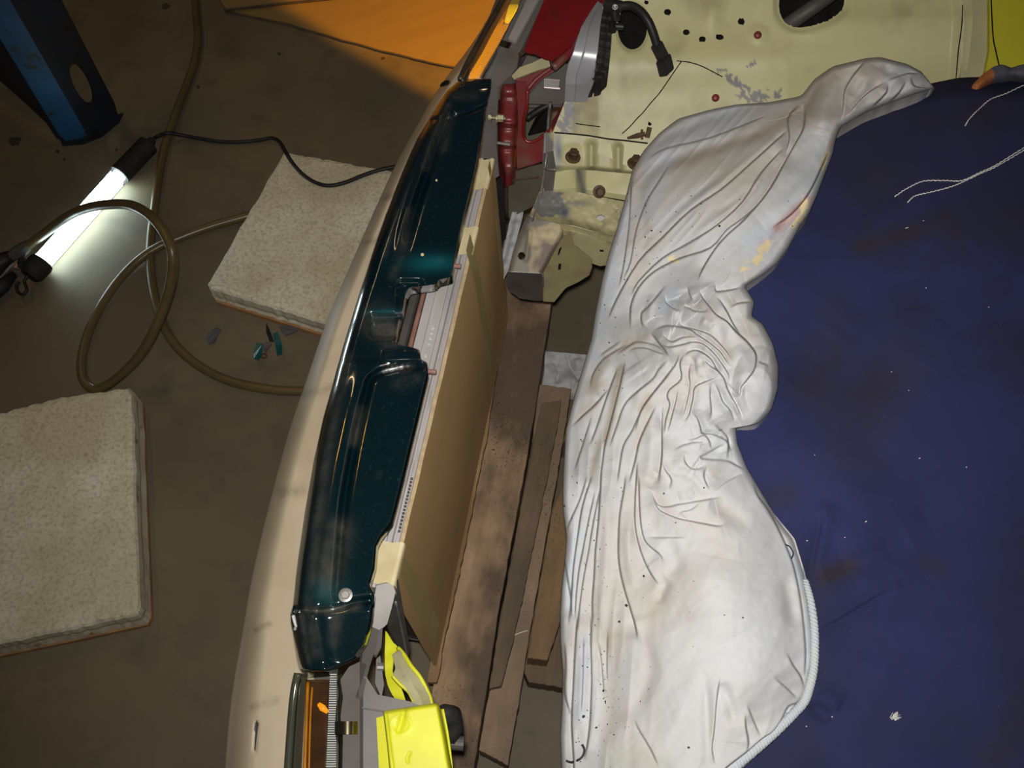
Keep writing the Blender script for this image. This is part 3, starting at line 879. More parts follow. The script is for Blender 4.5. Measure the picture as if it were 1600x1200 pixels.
# strips of clear tape on the cardboard face
def face_strip(name, p, m, parent, off=-0.0052):
    bm = bmesh.new()
    ln = lambda z: -.018 * (.602 - z) / .414
    L = [bm.verts.new(RW(s - w, off + ln(z) - .004 * math.sin(math.pi * (z - .188) / .412) * math.sin(math.pi * s / RL), z)) for s, z, w in p]
    R = [bm.verts.new(RW(s + w, off + ln(z) - .004 * math.sin(math.pi * (z - .188) / .412) * math.sin(math.pi * s / RL), z)) for s, z, w in p]
    for i in range(len(p) - 1): bm.faces.new((L[i], R[i], R[i + 1], L[i + 1]))
    return bm_link(name, bm, m, parent, True)
def to_sz(px, py):
    d = ray(px, py); c = np.array([0, 0, CAM_H]); tt = ((RB - c) @ RN) / (d @ RN); w = c + d * tt
    return (w - RB) @ RD, w[2]
for i, (st, w) in enumerate((([(733, 378), (740, 430), (744, 500), (748, 560), (751, 620)], .013), ([(764, 256), (768, 300), (770, 370), (772, 440), (773, 480)], .006))):
    p = [(*to_sz(a, b), w) for a, b in st]
    face_strip('clear_tape', p, M['clear_tape'], rad, -0.0012)
s_lo = 0.018
face_strip('clear_tape', [(s_lo + .012, .592, .010), (s_lo + .012, .5, .015), (s_lo + .012, .4, .017), (s_lo + .012, .25, .018)], M['clear_tape'], rad, -0.0012)
# masking tape wrapped over the top edge
def tape_wrap(s0, s1, reach, drop):
    prof = [(reach, .5995), (.012, .6005), (.004, .605), (0.0, .6055), (-.0016, .603), (-.0018, .603 - drop)]
    bm = bmesh.new(); rows = []
    n = 6
    for k in range(n):
        s = s0 + (s1 - s0) * k / (n - 1)
        rows.append([bm.verts.new(RW(s + random.uniform(-.0006, .0006), o_, z_ + random.uniform(-.0003, .0003))) for o_, z_ in prof])
    for a, b in zip(rows[:-1], rows[1:]):
        for i in range(len(prof) - 1): bm.faces.new((a[i], a[i + 1], b[i + 1], b[i]))
    return bm_link('masking_tape', bm, M['masking'], rad, True)
def s_of(px, py): return (P(px, py, .60) - RB) @ RD
tape_wrap(s_of(765, 290), s_of(770, 252), .026, .004)
tape_wrap(s_of(768, 300), s_of(770, 286), .024, .006)
tape_wrap(s_of(722, 398), s_of(735, 356), .028, .003)
tape_wrap(s_of(620, 905), s_of(628, 850), .040, .010)
tape_wrap(s_of(618, 917), s_of(622, 880), .034, .014)

# ---------------------------------------------------------------- the car
car = thing('car', 'car front being repaired, with dark teal nose panel, beige bumper and bare cream inner wing', 'car', (0.0, 0.6, 0.0))

# bumper cover
bL = [(815, -60), (770, 15), (735, 75), (690, 128), (655, 190), (620, 252), (580, 340), (545, 420), (510, 500), (480, 590), (455, 660), (435, 730), (410, 830), (393, 900), (380, 980), (365, 1060), (357, 1120), (348, 1240)]
bR = [(855, -60), (800, 15), (768, 75), (735, 128), (705, 190), (675, 250), (632, 340), (605, 420), (578, 500), (555, 590), (535, 660), (520, 730), (505, 830), (495, 900), (485, 980), (490, 1060), (488, 1120), (482, 1240)]
px, py, U, V = sheet_grid([(*a, *b) for a, b in zip(bL, bR)], 60, 420, 25)
wpx = (bR[8][0] - bL[8][0])
rnd = np.clip(1 - U / 0.34, 0, 1)
zb = 0.548 - 0.050 * rnd ** 2.2 + 0.020 * U + 0.0012 * vnoise(px, py, 70, 3)
zb -= 0.016 * np.clip((py - 965) / 30, 0, 1) * np.clip(1 - np.abs(U - 0.05) / .3, 0, 1) * 0.5
dirt = np.zeros_like(px)
for pl, w in (([(470, 615), (500, 612), (530, 600)], 7), ([(560, 380), (600, 375)], 5), ([(395, 1105), (430, 1095)], 6), ([(400, 985), (420, 975)], 5), ([(440, 770), (470, 765)], 10), ([(600, 310), (625, 300)], 5)):
    d, tt = polydist(px, py, pl); dirt = np.maximum(dirt, np.exp(-(d / w) ** 2))
tear = np.zeros_like(px)
d, tt = polydist(px, py, [(401, 1130), (399, 1150), (398, 1172)])
tear = np.maximum(tear, (d < (2.6 - 2.0 * tt)).astype(float))
zb = zb - 0.004 * np.exp(-(d / 3.0) ** 2)
ex = ((px - 695) / 9) ** 2 + ((py - 129) / 4) ** 2
tear = np.maximum(tear, (ex < 1).astype(float))
W = P(px, py, zb)
# outer face rolling under and down, away from the viewer
nv = W.shape[0]
outer = []
for dx, dz in ((0.004, -0.014), (0.012, -0.035), (0.020, -0.08), (0.014, -0.16), (-.01, -0.26), (-0.04, -0.31)):
    q = W[:, 0].copy(); q[:, 0] -= dx * -1 * -1; q[:, 1] += 0.0; q[:, 2] += dz
    outer.append(q)
# keep the rolled face behind the outline as the viewer sees it
outer = np.stack(outer, 1)
cxy = np.array([0.0, 0.0])
out2 = []
for k in range(outer.shape[1]):
    q = outer[:, k].copy()
    zz = q[:, 2]
    lim = P(px[:, 0], py[:, 0], zz)
    f = (0.0, .004, .012, .02, .05, .09)[k]
    q[:, 0] = lim[:, 0] * 1.0 + 0.001 + f
    q[:, 1] = W[:, 0, 1]
    out2.append(q)
OW = np.stack(out2, 1)[:, ::-1]
full = np.concatenate([OW, W], 1)
za = np.zeros(OW.shape[:2])
sheet('bumper_cover', full, M['bumper'], car, skirt=0.03, attrs={'dirt': np.concatenate([za, dirt], 1), 'tear': np.concatenate([za, tear], 1)})['label'] = 'dusty beige bumper cover'

bmp = bpy.data.objects['bumper_cover']
slab('slot', pz([(a, b, .553) for a, b in ((687, 133), (690, 129), (697, 125.5), (702, 126), (701, 130), (694, 134), (689, 135))]), .001, M['void'], bmp)
slab('tear', pz([(a, b, .5545) for a, b in ((399.5, 1128), (402.5, 1129), (402.5, 1140), (400.5, 1155), (398.5, 1174), (398, 1160), (399.5, 1142))]), .0008, M['flake'], bmp)
tube('outer_lip', pz([(a + 2.0, b, .5005) for a, b in ((552, 405), (531, 452), (512, 500), (497, 544), (482, 590), (470, 622), (457, 660))]), .0010, M['grey_metal'], bmp, 6, 4)
# nose panel
nL = [(722, 122), (712, 130), (698, 142), (684, 163), (668, 190), (652, 216), (640, 242), (626, 275), (615, 303), (602, 337), (590, 370), (580, 400), (570, 432), (564, 450), (557, 472), (549, 498), (543, 518), (537, 538), (532, 556), (526, 577), (521, 596), (505, 652), (490, 720), (483, 760), (476, 800), (471, 835), (466, 868), (462, 900), (459, 930), (457, 948), (453, 958), (454, 975), (459, 1000), (464, 1025), (470, 1040), (480, 1046)]
nR = [(768, 122), (768, 130), (766, 145), (760, 165), (756, 190), (752, 220), (748, 245), (742, 275), (735, 303), (726, 337), (718, 370), (711, 400), (707, 429), (706, 434), (690, 436), (683, 441), (681, 446), (647, 448), (639, 452), (634, 460), (631, 478), (622, 520), (617, 536), (655, 545), (658, 562), (667, 565), (669, 582), (655, 640), (640, 702), (630, 745), (620, 785), (612, 815), (595, 838), (588, 852), (585, 885), (577, 912), (584, 927), (580, 965), (571, 1008), (556, 1036)]
# rows are matched by height in the picture on both sides
ysL = np.array([p[1] for p in nL], float); xsL = np.array([p[0] for p in nL], float)
ysR = np.array([p[1] for p in nR], float); xsR = np.array([p[0] for p in nR], float)
yy = np.linspace(123, 1034, 620)
tilt = lambda y: y
lx = np.interp(yy, ysL, xsL); rx = np.interp(yy, ysR, xsR)
k5 = np.ones(3) / 3
lx[1:-1] = np.convolve(lx, k5, 'valid'); rx[1:-1] = np.convolve(rx, k5, 'valid')
u = np.linspace(0, 1, 96)
px = lx[:, None] + (rx - lx)[:, None] * u
# the lower end is cut aslant and rounded
py = np.broadcast_to(yy[:, None], px.shape).copy()
low = np.clip((yy - 985) / 49, 0, 1)[:, None]
py += low * (12 - 22 * np.clip(u[None, :] - 0.45, 0, 1) / .55)
top = np.clip((165 - yy) / 42, 0, 1)[:, None]
py += top * 8 * np.sin(np.clip((u[None, :]) * 2, 0, 1) * math.pi) * 0.4
dl = px - lx[:, None]; dr = rx[:, None] - px
z = 0.652 - 0.026 * np.clip(1 - dl / 20, 0, 1) ** 2.2 - 0.004 * np.clip(1 - dr / 5, 0, 1) ** 2
# rounded dusty crown along the front, then a channel and a flat shelf
z = z + 0.006 * np.exp(-((dl - 38) / 16) ** 2) * np.clip((py - 560) / 60, 0, 1)
U1 = [(712, 150), (700, 182), (684, 225), (668, 272), (652, 318), (640, 360), (632, 400)]
z -= crease(px, py, U1, 0.010, 6.0, 0.2, 1.6)
z += crease(px, py, [(a - 13, b) for a, b in U1], 0.004, 5.0, 0.2, 2)
U2 = [(664, 575), (640, 572), (612, 577), (590, 584), (578, 594), (573, 610), (561, 660), (549, 720), (539, 780), (533, 840), (528, 900), (524, 940)]
z -= crease(px, py, U2, 0.011, 5.5, 0.05, 1.7)
z += 0.003 * np.clip((py - 560) / 8, 0, 1)
z -= crease(px, py, [(458, 952), (500, 955), (528, 950), (552, 942), (582, 938)], 0.009, 5.0, 0.02, 1.6)
z -= 0.020 * np.clip((py - 955) / 80, 0, 1)
z -= crease(px, py, [(672, 188), (700, 184), (728, 176), (762, 162)], 0.006, 4.0, 0.05, 1.5)
z -= 0.016 * np.clip((180 - py) / 60, 0, 1)
z += 0.012 * np.clip((px - 728) / 40, 0, 1) * np.clip((158 - py) / 20, 0, 1)
# pocket by the latch opening and the dished corner above it
def rbox(px, py, cx, cy, hx, hy, r, soft):
    qx, qy = np.abs(px - cx) - hx + r, np.abs(py - cy) - hy + r
    d = np.hypot(np.maximum(qx, 0), np.maximum(qy, 0)) + np.minimum(np.maximum(qx, qy), 0) - r
    return np.clip(-d / soft, 0, 1)
z -= 0.016 * rbox(px, py, 605, 510, 34, 24, 12, 9) * np.clip((py - 484) / 10, 0, 1)
z -= 0.006 * rbox(px, py, 640, 480, 24, 46, 10, 8)
z += 0.005 * rbox(px, py, 630, 556, 34, 11, 6, 6)
z += 0.0006 * vnoise(px, py, 60, 5)
z -= 0.006 * np.exp(-(np.hypot((px - 690) / 30, (py - 418) / 16)) ** 2)
dust = np.zeros_like(px)
for pl, w, a in (([(540, 560), (522, 640), (508, 720), (498, 800), (490, 880), (484, 950), (490, 1020)], 10, .5), ([(530, 830), (520, 870), (512, 920)], 18, .9), ([(562, 640), (552, 690)], 7, .8),
                 ([(480, 952), (520, 956), (560, 946)], 6, 1.3), ([(528, 960), (522, 1000)], 10, .6), ([(470, 960), (478, 1030)], 8, .7), ([(700, 165), (680, 215), (664, 262)], 6, .6), ([(690, 160), (700, 190), (690, 230)], 8, .5), ([(590, 500), (610, 520)], 20, 1.0),
                 ([(640, 330), (630, 390), (615, 430)], 7, .45), ([(620, 330), (600, 400)], 5, .35), ([(612, 578), (640, 575)], 8, .5), ([(592, 740), (590, 745)], 4, .3), ([(690, 148), (740, 150)], 8, .4), ([(650, 590), (620, 600)], 10, .3)):
    d, tt = polydist(px, py, pl, 80); dust = np.maximum(dust, a * np.exp(-(d / w) ** 2))
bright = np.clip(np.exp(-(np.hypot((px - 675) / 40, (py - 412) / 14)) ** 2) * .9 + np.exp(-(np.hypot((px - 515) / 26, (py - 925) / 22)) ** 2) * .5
                 + .8 * np.exp(-(np.hypot((px - 605) / 30, (py - 489) / 6)) ** 2), 0, 1)  # last term paints a teal highlight along the pocket rim
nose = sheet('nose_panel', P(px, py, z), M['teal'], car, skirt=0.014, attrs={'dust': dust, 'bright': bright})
nose['label'] = 'dark teal painted nose panel'
def nz(a, b):
    i = np.argmin(np.hypot(px - a, py - b)); return float(z.ravel()[i])
hex_bolt('screw', P(540, 930, nz(540, 930)), (0, -.05, 1), .0048, M['steel'], nose, True, .002)
for a, b, r in ((660, 398, .0022), (682, 282, .0015)):
    bm = bmesh.new(); c = P(a, b, nz(a, b)); tube_bm(bm, [c, c + np.array([0, 0, .0012])], [r, r * .8], 10); bm_link('primer_plug', bm, M['masking'], nose)
for (a, b), mm in (((704, 415), 'copper'), ((664, 580), 'copper')):
    bm = bmesh.new(); c = P(a, b, .638); rod(bm, c, c + np.array([.0125 if a > 690 else .013, -.001, 0]), .0027, 10); bm_link('stud', bm, M[mm], nose)
bm = bmesh.new()
tube_bm(bm, [P(a, b, nz(a, b) + .001) for a, b in ((458, 962), (460, 970), (463, 978), (461, 983))], .0016, 6); bm_link('chipped_corner', bm, M['white_print'], nose)

# inner wing wall with its holes
S0 = P(930, 213, .62)
upv = np.array([CAR_LAT[0] * 1.3, CAR_LAT[1] * 1.3, 1.0])
wn = np.cross(CAR_REAR, upv); wn /= np.linalg.norm(wn)
pairs = [(962, -40, 850, 236), (972, -40, 885, 234), (990, -40, 940, 240), (1060, -40, 1060, 300), (1200, -40, 1200, 330), (1350, -40, 1350, 340), (1480, -40, 1470, 350), (1516, -40, 1500, 350)]
px, py, U, V = sheet_grid(pairs, 128, 300, 3)
holes = [(988, 42, 23, 36), (1010, 4, 3.5, 3), (1043, 19, 5.6, 4.8), (1072, 51, 5.4, 4.6), (1097, 62, 5.4, 4.4), (1124, 59, 6.4, 4.4), (1158, 34, 5.6, 4.8), (1015, 194, 3.2, 2.6)]
big = np.array([(1222, -40), (1219, -10), (1218, 8), (1219, 18), (1222, 27), (1226, 34), (1232, 39), (1240, 42.5), (1250, 43.5), (1262, 42), (1276, 39), (1290, 34), (1301, 28), (1310, 21), (1317, 13), (1320, 6), (1322, -10), (1322, -40)], float)
for hx, hy, ha, hb in holes:
    r = np.hypot((px - hx) / ha, (py - hy) / hb)
    s = 1.3 / min(ha, hb)
    m = np.abs(r - 1) < s
    px[m] = hx + (px[m] - hx) / r[m]; py[m] = hy + (py[m] - hy) / r[m]
for i in range(len(big) - 1):
    a_, b_ = big[i], big[i + 1]; ab = b_ - a_
    q = np.clip(((px - a_[0]) * ab[0] + (py - a_[1]) * ab[1]) / (ab @ ab), 0, 1)
    nx, ny = a_[0] + q * ab[0], a_[1] + q * ab[1]
    m = np.hypot(px - nx, py - ny) < 1.5
    px[m], py[m] = nx[m], ny[m]
d, tt = polydist(px, py, big, 10)
W = PPL(px, py, S0, wn)
rel = 0.010 * np.exp(-((py - (95 + (px - 1200) * -.02)) / 40) ** 2) + 0.012 * np.clip((px - 1180) / 90, 0, 1) * np.exp(-((py - 40) / 26) ** 2) * 0.6
rel += -0.02 * np.clip((px - 1230) / 200, 0, 1) * np.clip((py - 30) / 120, 0, 1) + 0.0016 * vnoise(px, py, 60, 9)
rel -= 0.006 * np.clip((935 - px) / 40, 0, 1)
rel += 0.010 * np.clip((px - 1485) / 12, 0, 1)
rel += .005 * np.exp(-(np.hypot((px - 1112) / 14, (py - 25) / 30)) ** 2)
for hx, hy, rr in ((1184, 55, 15),): rel += .003 * np.exp(-(np.hypot(px - hx, py - hy) / rr) ** 4)
for hx, hy, ha, hb in holes[:1]:
    r = np.hypot((px - hx) / ha, (py - hy) / hb); rel -= .004 * np.exp(-((r - 1) / .14) ** 2)
rel -= .006 * np.exp(-(d / 8) ** 2)
W = W + wn * (rel * (1 if wn @ (np.array([0, 0, CAM_H]) - S0) > 0 else -1))[..., None]
dirt = np.zeros_like(px)
for pl, w, a in (([(975, 100), (975, 145)], 16, .7), ([(915, 130), (930, 195)], 40, .95), ([(900, 170), (890, 210)], 20, 1.0), ([(985, 110), (990, 160)], 40, .5), ([(1060, 140), (1120, 170)], 40, .3), ([(1060, 135), (1070, 180)], 10, .35), ([(1180, 150), (1200, 158)], 14, .5), ([(880, 190), (960, 205), (1010, 215)], 8, .6), ([(1120, 125), (1090, 140)], 16, .3), ([(1500, 20), (1498, 200)], 6, .4)):
    dd, tt = polydist(px, py, pl, 80); dirt = np.maximum(dirt, a * np.exp(-(dd / w) ** 2))
bare = np.zeros_like(px)
nn_ = vnoise(px, py, 5, 12) + .6 * vnoise(px, py, 2.5, 13)
for pl, w in (([(1126, 113), (1145, 125), (1160, 136)], 9), ([(1168, 106), (1178, 101)], 6), ([(1165, 145), (1195, 155)], 16), ([(892, 150), (878, 205)], 14), ([(1216, 143), (1214, 150)], 8)):
    dd, tt = polydist(px, py, pl, 60); bare = np.maximum(bare, ((np.exp(-(dd / w) ** 2) + nn_ * .9) > .72) * np.clip(1.6 - dd / w, 0, 1))
blue = np.clip(np.exp(-(np.hypot((px - 893) / 13, (py - 185) / 30)) ** 2) * .5, 0, 1)
nv, nu = px.shape
F = grid_faces(nv, nu)
cx = px.ravel()[F].mean(1); cy = py.ravel()[F].mean(1)
keep = np.ones(len(F), bool)
for hx, hy, ha, hb in holes:
    keep &= np.hypot((cx - hx) / ha, (cy - hy) / hb) > 1
def inpoly(x, y, pl):
    c = np.zeros(x.shape, bool); j = len(pl) - 1
    for i in range(len(pl)):
        xi, yi = pl[i]; xj, yj = pl[j]
        with np.errstate(divide='ignore', invalid='ignore'):
            c ^= ((yi > y) != (yj > y)) & (x < (xj - xi) * (y - yi) / (yj - yi) + xi)
        j = i
    return c
keep &= ~inpoly(cx, cy, big)
inner = link_mesh('inner_wing', W.reshape(-1, 3), F[keep], M['cream'], car, True, {'dirt': dirt, 'bare': bare, 'blue': blue})
inner['label'] = 'cream yellow inner wing panel with round holes'
WS = 1 if wn @ (np.array([0, 0, CAM_H]) - S0) > 0 else -1
def onwall(a, b, lift=0.0):
    i = np.argmin(np.hypot(px - a, py - b))
    return PPL(a, b, S0 + wn * WS * (rel.ravel()[i] + lift), wn)
# black plate added behind the wall, its colour standing in for cavity shade
slab('cavity_shade_plate', [PPL(a, b, S0 - wn * WS * .06, wn) for a, b in ((945, -80), (1540, -80), (1540, 330), (912, 236))], .004, M['void'], car)
# a dark strut and hose seen through the large opening
bm = bmesh.new(); rod(bm, PPL(1215, 50, S0 - wn * WS * .03, wn), PPL(1330, -30, S0 - wn * WS * .03, wn), .010, 12); bm_link('strut_seen_through_opening', bm, M['dark_steel'], car, True)
# sealer cracks, plugs and a clip
for pl in ([(1064, 96), (1050, 118), (1030, 145), (1018, 160), (1004, 176), (996, 185), (984, 198), (972, 209)], [(1058, 95), (1075, 97), (1095, 103), (1112, 111), (1128, 120)], [(1504, 8), (1502, 40), (1498, 80), (1494, 125)], [(900, 193), (920, 196), (937, 198)]):
    tube('sealer_crack', [onwall(a + random.uniform(-.8, .8), b, .0002) for a, b in pl], .0007, M['void'], inner, 6, 4)
for a, b in ((1184, 55), (1118, 153)):
    bm = bmesh.new(); c = onwall(a, b, 0); tube_bm(bm, [c, c + wn * WS * .002, c + wn * WS * .0035], [.0052, .0048, .002], 14); bm_link('red_plug', bm, M['red_dirty'], inner, True)
bm = bmesh.new(); tube_bm(bm, [onwall(980, 216, .004), onwall(996, 212, .006), onwall(1008, 209, .006)], [.0015, .0035, .003], 8)
rod(bm, onwall(1011, 215, .006), onwall(1015, 199, .006), .0034, 10); rod(bm, onwall(1003, 218, .006), onwall(1003, 202, .006), .0016, 8)
bm_link('rusty_clip', bm, M['rust'], inner)
# the outer wing beyond, bright yellow, and the rolled seam between
slab('wing_seam', [PPL(a, b, S0 + wn * WS * .004, wn) for a, b in ((1514, -40), (1548, -40), (1546, 40), (1544, 90), (1538, 140), (1490, 200), (1500, 120), (1512, 40))], .01, M['olive_primer'], car)
slab('outer_wing', [PPL(a, b, S0 + wn * WS * .012, wn) for a, b in ((1546, -40), (1720, -40), (1720, 190), (1500, 230), (1536, 130), (1546, 80))], .01, pmat('yellow_outer', (0.46, 0.43, 0.012), (0.40, 0.36, 0.012), 8.0, 0.5, c3=(0.30, 0.25, 0.03), scale3=20.0), car)['label'] = 'bright yellow outer wing'
tube('wing_gap', [PPL(a, b, S0 + wn * WS * .0125, wn) for a, b in ((1548, -20), (1550, 30), (1552, 60), (1556, 80), (1561, 102))], .0008, M['void'], car, 6, 4)

# ledge, faces and shelf of the inner wing below the wall
def relief_patch(name, pairs, zfun, nu, nv, m, skirt, layers=None, sm=1):
    a, b, U_, V_ = sheet_grid(pairs, nu, nv, sm)
    at = layers(a, b) if layers else None
    return sheet(name, P(a, b, zfun(a, b, U_, V_)), m, car, skirt=skirt, attrs=at)
def zled(a, b, U_, V_):
    zz = 0.620 + 0.0 * a
    for rx_, ry0, ry1 in ((924, 228, 258), (966, 232, 262)):
        dd, tt = polydist(a, b, [(rx_, ry0), (rx_, ry1)], 40); zz = zz + .008 * np.exp(-(dd / 6.5) ** 2)
    dd = np.hypot((a - 895) / 18, (b - 243) / 16); zz = zz + .002 * np.exp(-dd ** 4)
    zz -= .030 * V_ + .008 * np.clip((V_ - .86) / .14, 0, 1) ** 2
    zz -= .006 * np.clip((864 - a) / 12, 0, 1)
    return zz + .001 * vnoise(a, b, 25, 21)
def led_layers(a, b):
    dirt_ = .9 * np.exp(-((b - 218) / 10) ** 2) + .6 * np.exp(-(np.hypot((a - 945) / 22, (b - 245) / 22)) ** 2)
    bare_ = np.clip((866 + 4 * np.sin(b / 5) - a) / 6, 0, 1)
    return {'dirt': np.clip(dirt_, 0, 1), 'bare': bare_, 'blue': np.exp(-(np.hypot((a - 872) / 6, (b - 235) / 30)) ** 2)}
relief_patch('wing_ledge', [(850, 208, 848, 266), (862, 206, 860, 266), (935, 214, 930, 266), (1020, 224, 1015, 276), (1080, 232, 1075, 290)], lambda a, b, U_, V_: zled(a, b, U_, U_), 60, 140, M['cream'], .012, led_layers)
# upright face below the ledge
pxx, pyy, U_, V_ = sheet_grid([(848, 264, 846, 306), (860, 264, 858, 304), (905, 265, 903, 300), (920, 266, 925, 304), (1015, 274, 1005, 318), (1075, 286, 1060, 330)], 40, 120, 3)
so = 0.858 - .012 * np.clip((pxx - 900) / 16, 0, 1) + .0008 * vnoise(pxx, pyy, 20, 4)
so = so - .030 * U_ + .004 * np.clip((U_ - .8) / .2, 0, 1)
bl = np.exp(-((pxx - 904 - (pyy - 270) * .25) / 6) ** 2) * .8
br = np.clip((862 - pxx) / 6, 0, 1)
sheet('wing_face', PS(pxx, pyy, so), M['cream'], car, skirt=.0, attrs={'blue': bl, 'bare': br, 'dirt': .0 * bl})
# sloping lower shelf with torn paint
pxx, pyy, U_, V_ = sheet_grid([(842, 300, 826, 338), (860, 298, 850, 345), (905, 300, 895, 352), (960, 312, 945, 366), (1030, 324, 1010, 380)], 60, 110, 3)
zz = 0.572 - .044 * U_ - .008 * np.clip((U_ - .75) / .25, 0, 1) ** 2 + .003 * vnoise(pxx, pyy, 14, 31) + .0015 * vnoise(pxx, pyy, 6, 33)
bare_ = np.clip((np.exp(-(np.hypot((pxx - 858) / 26, (pyy - 318) / 20)) ** 4) * 1.3 + .7 * vnoise(pxx, pyy, 7, 35) - .35) * 5, 0, 1)
blue_ = np.clip(np.exp(-(np.hypot((pxx - 882) / 7, (pyy - 332) / 10)) ** 2) * 1.2 + .6 * np.exp(-(np.hypot((pxx - 900) / 20, (pyy - 318) / 5)) ** 2), 0, 1)
hr = np.hypot((pxx - 938) / 6, (pyy - 340) / 4.4)
m = np.abs(hr - 1) < .25
zz = zz - 0.0 * hr
F = grid_faces(*pxx.shape); keep = np.hypot((pxx.ravel()[F].mean(1) - 938) / 6, (pyy.ravel()[F].mean(1) - 340) / 4.4) > 1
link_mesh('wing_shelf', P(pxx, pyy, zz).reshape(-1, 3), F[keep], M['cream_dirty'], car, True, {'dirt': .3 * blue_, 'bare': bare_, 'blue': blue_})
slab('shelf_backing', pz([(925, 328, .52), (955, 330, .52), (955, 352, .51), (922, 350, .51)]), .002, M['grey_metal'], car)
# lower skirt of the shelf and the frame rail
fr = thing.__call__ if False else None
def pface(name, lst, m, th=.003, parent=car, holes=()):
    w_ = np.array(pz(lst)); c_ = w_.mean(0)
    n_ = np.linalg.svd(w_ - c_)[2][2]
    d_ = ray([p[0] for p in lst], [p[1] for p in lst])
    if np.min(np.abs(d_ @ n_)) > .25:            # one flat sheet through the given heights
        w_ = PPL([p[0] for p in lst], [p[1] for p in lst], c_, n_)
    return slab(name, list(w_), th, m, parent, holes)
pface('shelf_lip', [(862, 343, .520), (895, 350, .515), (958, 366, .512), (1010, 378, .512), (1005, 392, .49), (955, 382, .49), (952, 379, .492), (893, 363, .495), (880, 362, .497)], M['cream_dirty'])
pface('lower_web', [(880, 360, .500), (894, 362, .50), (955, 378, .495), (1000, 390, .49), (990, 415, .44), (950, 414, .44), (938, 416, .44), (926, 412, .445), (924, 404, .45), (905, 402, .452), (880, 400, .455)], M['cream_dirty'])
# rail: upper face, side face and open end
pxx, pyy, U_, V_ = sheet_grid([(826, 334, 880, 350), (818, 348, 882, 362), (808, 372, 872, 384), (801, 395, 862, 402), (796, 415, 853, 418), (794, 424, 848, 426)], 60, 70, 1)
zz = .512 - .045 * V_ - .010 * np.clip(1 - U_ / .18, 0, 1) ** 2 - .010 * np.clip((U_ - .86) / .14, 0, 1) ** 2 + .002 * vnoise(pxx, pyy, 16, 41)
dd, tt = polydist(pxx, pyy, [(828, 362), (822, 405)], 40); zz = zz + .004 * np.exp(-(dd / 4) ** 2)
bare_ = np.clip(np.clip((832 + 6 * vnoise(pxx, pyy, 10, 44) * 2 - pxx) / 8, 0, 1) + 1.2 * np.exp(-(np.hypot((pxx - 840) / 22, (pyy - 346) / 8)) ** 4), 0, 1)
F = grid_faces(*pxx.shape); keep = np.hypot((pxx.ravel()[F].mean(1) - 815) / 5.6, (pyy.ravel()[F].mean(1) - 400) / 5.8) > 1
rail_o = link_mesh('frame_rail', P(pxx, pyy, zz).reshape(-1, 3), F[keep], M['rail_paint'], car, True, {'dirt': 0 * bare_, 'bare': bare_ * .8, 'blue': 0 * bare_})
rail_o['label'] = 'scraped frame rail end'
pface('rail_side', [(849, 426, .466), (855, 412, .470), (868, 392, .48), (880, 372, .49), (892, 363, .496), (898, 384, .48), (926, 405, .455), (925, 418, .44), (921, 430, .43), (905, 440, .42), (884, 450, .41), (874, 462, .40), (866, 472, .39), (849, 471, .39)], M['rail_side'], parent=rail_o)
pface('rail_end', [(794, 424, .464), (848, 427, .464), (848, 470, .388), (838, 470, .388), (812, 465, .392), (797, 454, .405), (790, 440, .43)], M['dark_steel'], parent=rail_o)
pface('rail_end_flange', [(797, 448, .415), (842, 452, .41), (838, 470, .386), (812, 466, .39), (798, 456, .40)], M['bare_steel'], .002, rail_o)
for lst in ([(874, 390, .489), (878, 386, .491), (874, 397, .481), (872, 399, .48)], [(873, 413, .474), (877, 412, .474), (876, 421, .466), (872, 421, .466)]):
    pface('slot', lst, M['void'], .001, rail_o)
slab('slot', pz([(937, 391, .4775), (943, 391, .4775), (943, 393.5, .475), (937, 393, .475)]), .001, M['void'], inner)
tube('rail_edge', pz([(794, 424, .465), (810, 425, .4655), (830, 426, .4655), (848, 427, .4655)]), .0012, M['steel'], rail_o, 6, 3)
tube('rail_edge', pz([(848, 428, .465), (849, 445, .43), (850, 470, .391)]), .0012, M['steel'], rail_o, 6, 3)
# bolts of the inner wing
for a, b, r in ((895, 242, .0088), (992, 252, .0088)):
    hex_bolt('flange_bolt', P(a, b + 4, .606), (0.1, 0, 1), r * .80, M['rust'], inner, True, .011)
hex_bolt('flange_bolt', PS(936, 299, .808), (0.1, -.8, .8), .0056, M['rust'], inner, True, .010)
tube('sealer_crack', pz([(866, 207, .621), (890, 209, .621), (920, 212, .621), (950, 217, .621), (980, 220, .621), (1012, 224, .621)]), .0010, M['void'], inner, 6, 4)
tube('shelf_highlight', pz([(830, 337, .522), (850, 342, .520), (870, 346, .518), (895, 352, .515), (925, 360, .513), (957, 367, .511)]), .0022, M['cream_plain'], inner, 8, 4)  # pale tube added as the highlight along the shelf lip
# grey seam flange at the front edge of the wing
pface('wing_flange', [(848, 240, .60), (862, 236, .612), (866, 262, .60), (862, 298, .575), (852, 300, .565), (846, 285, .572)], M['bare_steel'])
tube('wing_flange_edge', pz([(855, 238, .612), (852, 258, .604), (848, 285, .58), (842, 312, .56), (832, 345, .53)]), .0014, M['steel'], car, 6, 5)
tube('wing_flange_edge', pz([(852, 264, .606), (860, 265, .612), (868, 265, .615)]), .0014, M['steel'], car, 6, 3)

